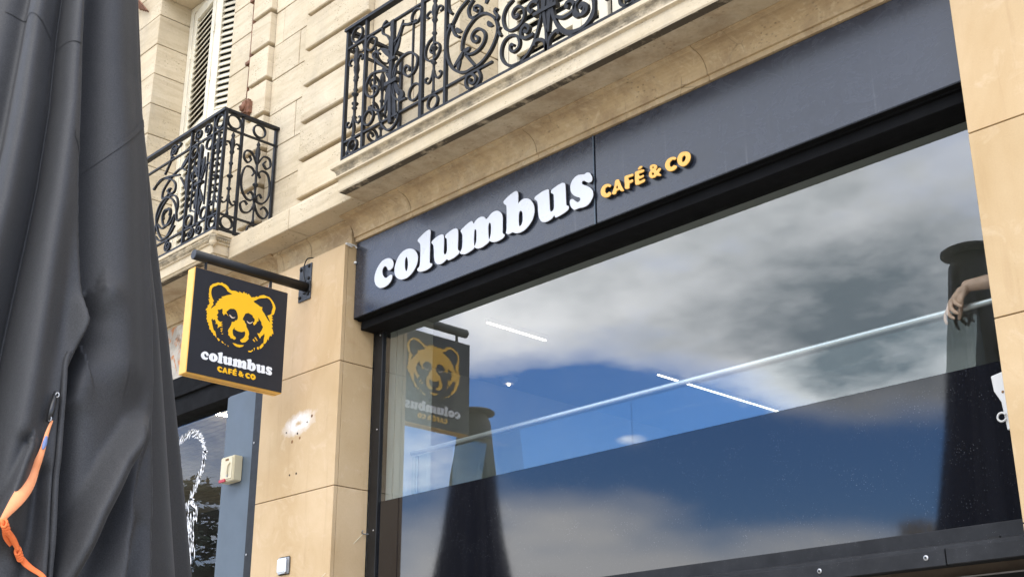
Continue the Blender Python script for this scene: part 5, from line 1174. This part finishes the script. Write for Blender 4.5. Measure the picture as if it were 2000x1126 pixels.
# other arm, neck, head, legs (behind the pillar)
capsule(g, (-1.42, 1.05, 3.83), (-1.30, 0.80, 3.58), 0.055, 0.045); capsule(g, (-1.30, 0.80, 3.58), (-1.45, 0.55, 3.585), 0.043, 0.028)
capsule(g, (-1.45, 0.55, 3.585), (-1.50, 0.49, 3.57), 0.034, 0.03); 
for k in range(4): capsule(g, (-1.50 - 0.006 * k, 0.49, 3.565), (-1.53, 0.43 + 0.012 * k, 3.53 - 0.01 * k), 0.010, 0.008, 8, 3)
capsule(g, (-1.60, 1.0, 3.86), (-1.60, 0.93, 3.98), 0.058, 0.055)
capsule(g, (-1.60, 0.90, 4.06), (-1.60, 0.92, 4.13), 0.085, 0.098); capsule(g, (-1.60, 0.845, 4.02), (-1.60, 0.86, 4.06), 0.045, 0.06)
capsule(g, (-1.60, 0.800, 4.075), (-1.60, 0.812, 4.10), 0.014, 0.010, 8, 3)
for s_ in (-1, 1): capsule(g, (-1.60 + s_ * 0.092, 0.92, 4.06), (-1.60 + s_ * 0.094, 0.925, 4.09), 0.016, 0.018, 8, 3)
capsule(g, (-1.60, 1.02, 3.25), (-1.60, 1.0, 3.80), 0.12, 0.13)
for s_ in (-1, 1):
    capsule(g, (-1.60 + s_ * 0.16, 1.0, 3.82), (-1.60, 1.0, 3.80), 0.065, 0.09)
    capsule(g, (-1.60 + s_ * 0.09, 1.02, 3.28), (-1.60 + s_ * 0.10, 1.03, 2.93), 0.085, 0.058); capsule(g, (-1.60 + s_ * 0.10, 1.03, 2.93), (-1.60 + s_ * 0.10, 1.08, 2.54), 0.056, 0.04)
    capsule(g, (-1.60 + s_ * 0.10, 1.08, 2.50), (-1.60 + s_ * 0.11, 0.92, 2.485), 0.04, 0.03)
fuse(g, 'body', 'skin', pe, 0.0045)
g = G()
capsule(g, (-1.60, 1.02, 3.24), (-1.60, 1.0, 3.80), 0.145, 0.15)
for s_ in (-1, 1): capsule(g, (-1.60 + s_ * 0.17, 1.0, 3.83), (-1.60, 1.0, 3.81), 0.078, 0.10)
capsule(g, (-1.79, 0.96, 3.83), (-1.83, 0.82, 3.76), 0.072, 0.066); capsule(g, (-1.42, 1.03, 3.83), (-1.36, 0.92, 3.71), 0.072, 0.064)
fuse(g, 'shirt', 'shirt', pe, 0.012, 4)
g = G()
for s_ in (-1, 1):
    capsule(g, (-1.60 + s_ * 0.085, 1.02, 3.24), (-1.60 + s_ * 0.10, 1.03, 2.93), 0.105, 0.075); capsule(g, (-1.60 + s_ * 0.10, 1.03, 2.93), (-1.60 + s_ * 0.10, 1.08, 2.56), 0.074, 0.06)
fuse(g, 'trousers', 'trousers', pe, 0.012, 4)
g = G(); capsule(g, (-1.60, 0.95, 4.09), (-1.60, 0.95, 4.135), 0.098, 0.106); fuse(g, 'hair', 'hair', pe, 0.010, 3)
for s_ in (-1, 1):
    v, f = lathe([(0.010, 0), (0.008, -0.006), (0.001, -0.009)], (-1.60 + s_ * 0.034, 0.820, 4.105), 10, 'y'); mobj('eye', v, f, 'white_plastic', pe, True)

# ================================================================== ACROSS THE SQUARE (seen as reflections)
def conifer(x, y, h, rad, label, seed):
    t = thing('cedar_tree', label, 'tree', (x, y, 0)); rs = random.Random(seed)
    v, f = tube([(x, y, 0), (x + 0.1, y, h * 0.4), (x, y + 0.1, h * 0.75), (x, y, h)], [0.45, 0.33, 0.17, 0.03], 10); mobj('trunk', v, f, 'bark', t, True)
    g = G(); b = G()
    nl = int(h / 0.62)
    for l in range(nl):
        z = 1.8 + (h - 2.0) * l / nl; R_ = rad * (1 - 0.62 * (l / nl) ** 1.8)
        for k in range(8):
            a = rs.uniform(0, 2 * pi); L = R_ * rs.uniform(0.65, 1.1); dz = -0.03 * L
            vv, ff = tube([(x, y, z), (x + cos(a) * L * 0.5, y + sin(a) * L * 0.5, z + 0.12), (x + cos(a) * L, y + sin(a) * L, z + dz)], [0.06, 0.035, 0.01], 5); b.add(vv, ff)
            for q in range(130):
                s_ = rs.uniform(0.15, 1.0); ww = 0.55 * s_ * (1.2 - s_) + 0.18
                px, py = x + cos(a) * L * s_ + rs.uniform(-ww, ww), y + sin(a) * L * s_ + rs.uniform(-ww, ww); pz = z + 0.1 + rs.uniform(-0.10, 0.12)
                c0 = Vector((px, py, pz)); d1 = Vector((rs.uniform(-1, 1), rs.uniform(-1, 1), rs.uniform(-0.5, 0.25))).normalized() * rs.uniform(0.12, 0.24); d2 = d1.cross(Vector((rs.uniform(-1, 1), rs.uniform(-1, 1), 1))).normalized() * 0.05
                g.add([c0 - d1, c0 + d2, c0 + d1, c0 - d2], [(0, 1, 2, 3)])
    b.make('branches', 'bark', t); g.make('crown', 'needles', t)
    return t
conifer(-30.4, -11.2, 8.8, 5.5, 'dark cedar tree reflected in the left shop window', 3)
def leafy(x, y, h, rad, label, seed):
    t = thing('plane_tree', label, 'tree', (x, y, 0), 'leafy trees across the square'); rs = random.Random(seed)
    v, f = tube([(x, y, 0), (x, y + 0.05, h * 0.3), (x + 0.1, y, h * 0.6), (x, y, h * 0.85)], [0.3, 0.22, 0.13, 0.04], 8); mobj('trunk', v, f, 'bark', t, True)
    g = G(); cl_ = [(rs.gauss(0, 0.45) * rad, rs.gauss(0, 0.45) * rad, h * 0.68 + rs.gauss(0, 0.16) * h, rad * rs.uniform(0.3, 0.5)) for _ in range(16)]
    for q in range(5200):
        cx_, cy_, cz_, cr = rs.choice(cl_); d = Vector((rs.gauss(0, 1), rs.gauss(0, 1), rs.gauss(0, 0.8))).normalized() * cr * rs.uniform(0.6, 1.05)
        c0 = Vector((x + cx_, y + cy_, cz_)) + d; a = Vector((rs.uniform(-1, 1), rs.uniform(-1, 1), rs.uniform(-1, 1))).normalized() * 0.16; b = a.orthogonal().normalized() * 0.11
        g.add([c0 - a, c0 + b, c0 + a, c0 - b], [(0, 1, 2, 3)])
    g.make('crown', 'leaves', t); return t
leafy(-33.2, -29.0, 6.6, 1.3, 'small leafy tree across the square, reflected low in the window', 5)
leafy(-38, -30, 5.6, 2.6, 'broad leafy tree across the square left of the small one', 8)
def house(x0, x1, y, z, label, chim):
    t = thing('far_house', label, 'building', ((x0 + x1) / 2, y, 0), 'houses across the square')
    box('wall', x0, x1, y - 9, y, 0, z - 1.6, 'far_wall', t)
    ym = y - 4.5
    vv = [(x0 - .3, y + .4, z - 1.6), (x1 + .3, y + .4, z - 1.6), (x1 + .3, y - 9.4, z - 1.6), (x0 - .3, y - 9.4, z - 1.6), (x0 + 1.6, ym, z), (x1 - 1.6, ym, z)]
    rf = mobj('roof', vv, [(0, 1, 5, 4), (1, 2, 5), (2, 3, 4, 5), (3, 0, 4), (3, 2, 1, 0)], 'far_roof', t)
    for c in chim: box('chimney', c, c + 1.0, ym - 0.5, ym + 0.5, z - 0.8, z + 0.9, 'far_wall', rf)
    nx = max(2, int((x1 - x0) / 2.2))
    for i in range(nx):
        xx = x0 + (x1 - x0) * (i + 0.5) / nx
        for zz_ in np.arange(1.0, z - 3.2, 3.0): box('window', xx - 0.5, xx + 0.5, y + 0.005, y + 0.06, zz_, zz_ + 1.7, 'far_glass', t)
    return t
house(-32.5, -27.0, -34, 7.9, 'tall grey roofed house across the square with one chimney', [-31.5])
house(-26.6, -20.0, -36, 9.6, 'widest house across the square, two chimneys', [-25.5, -22.0])
house(-19.5, -14.0, -37, 8.6, 'rightmost house across the square', [-18.5])
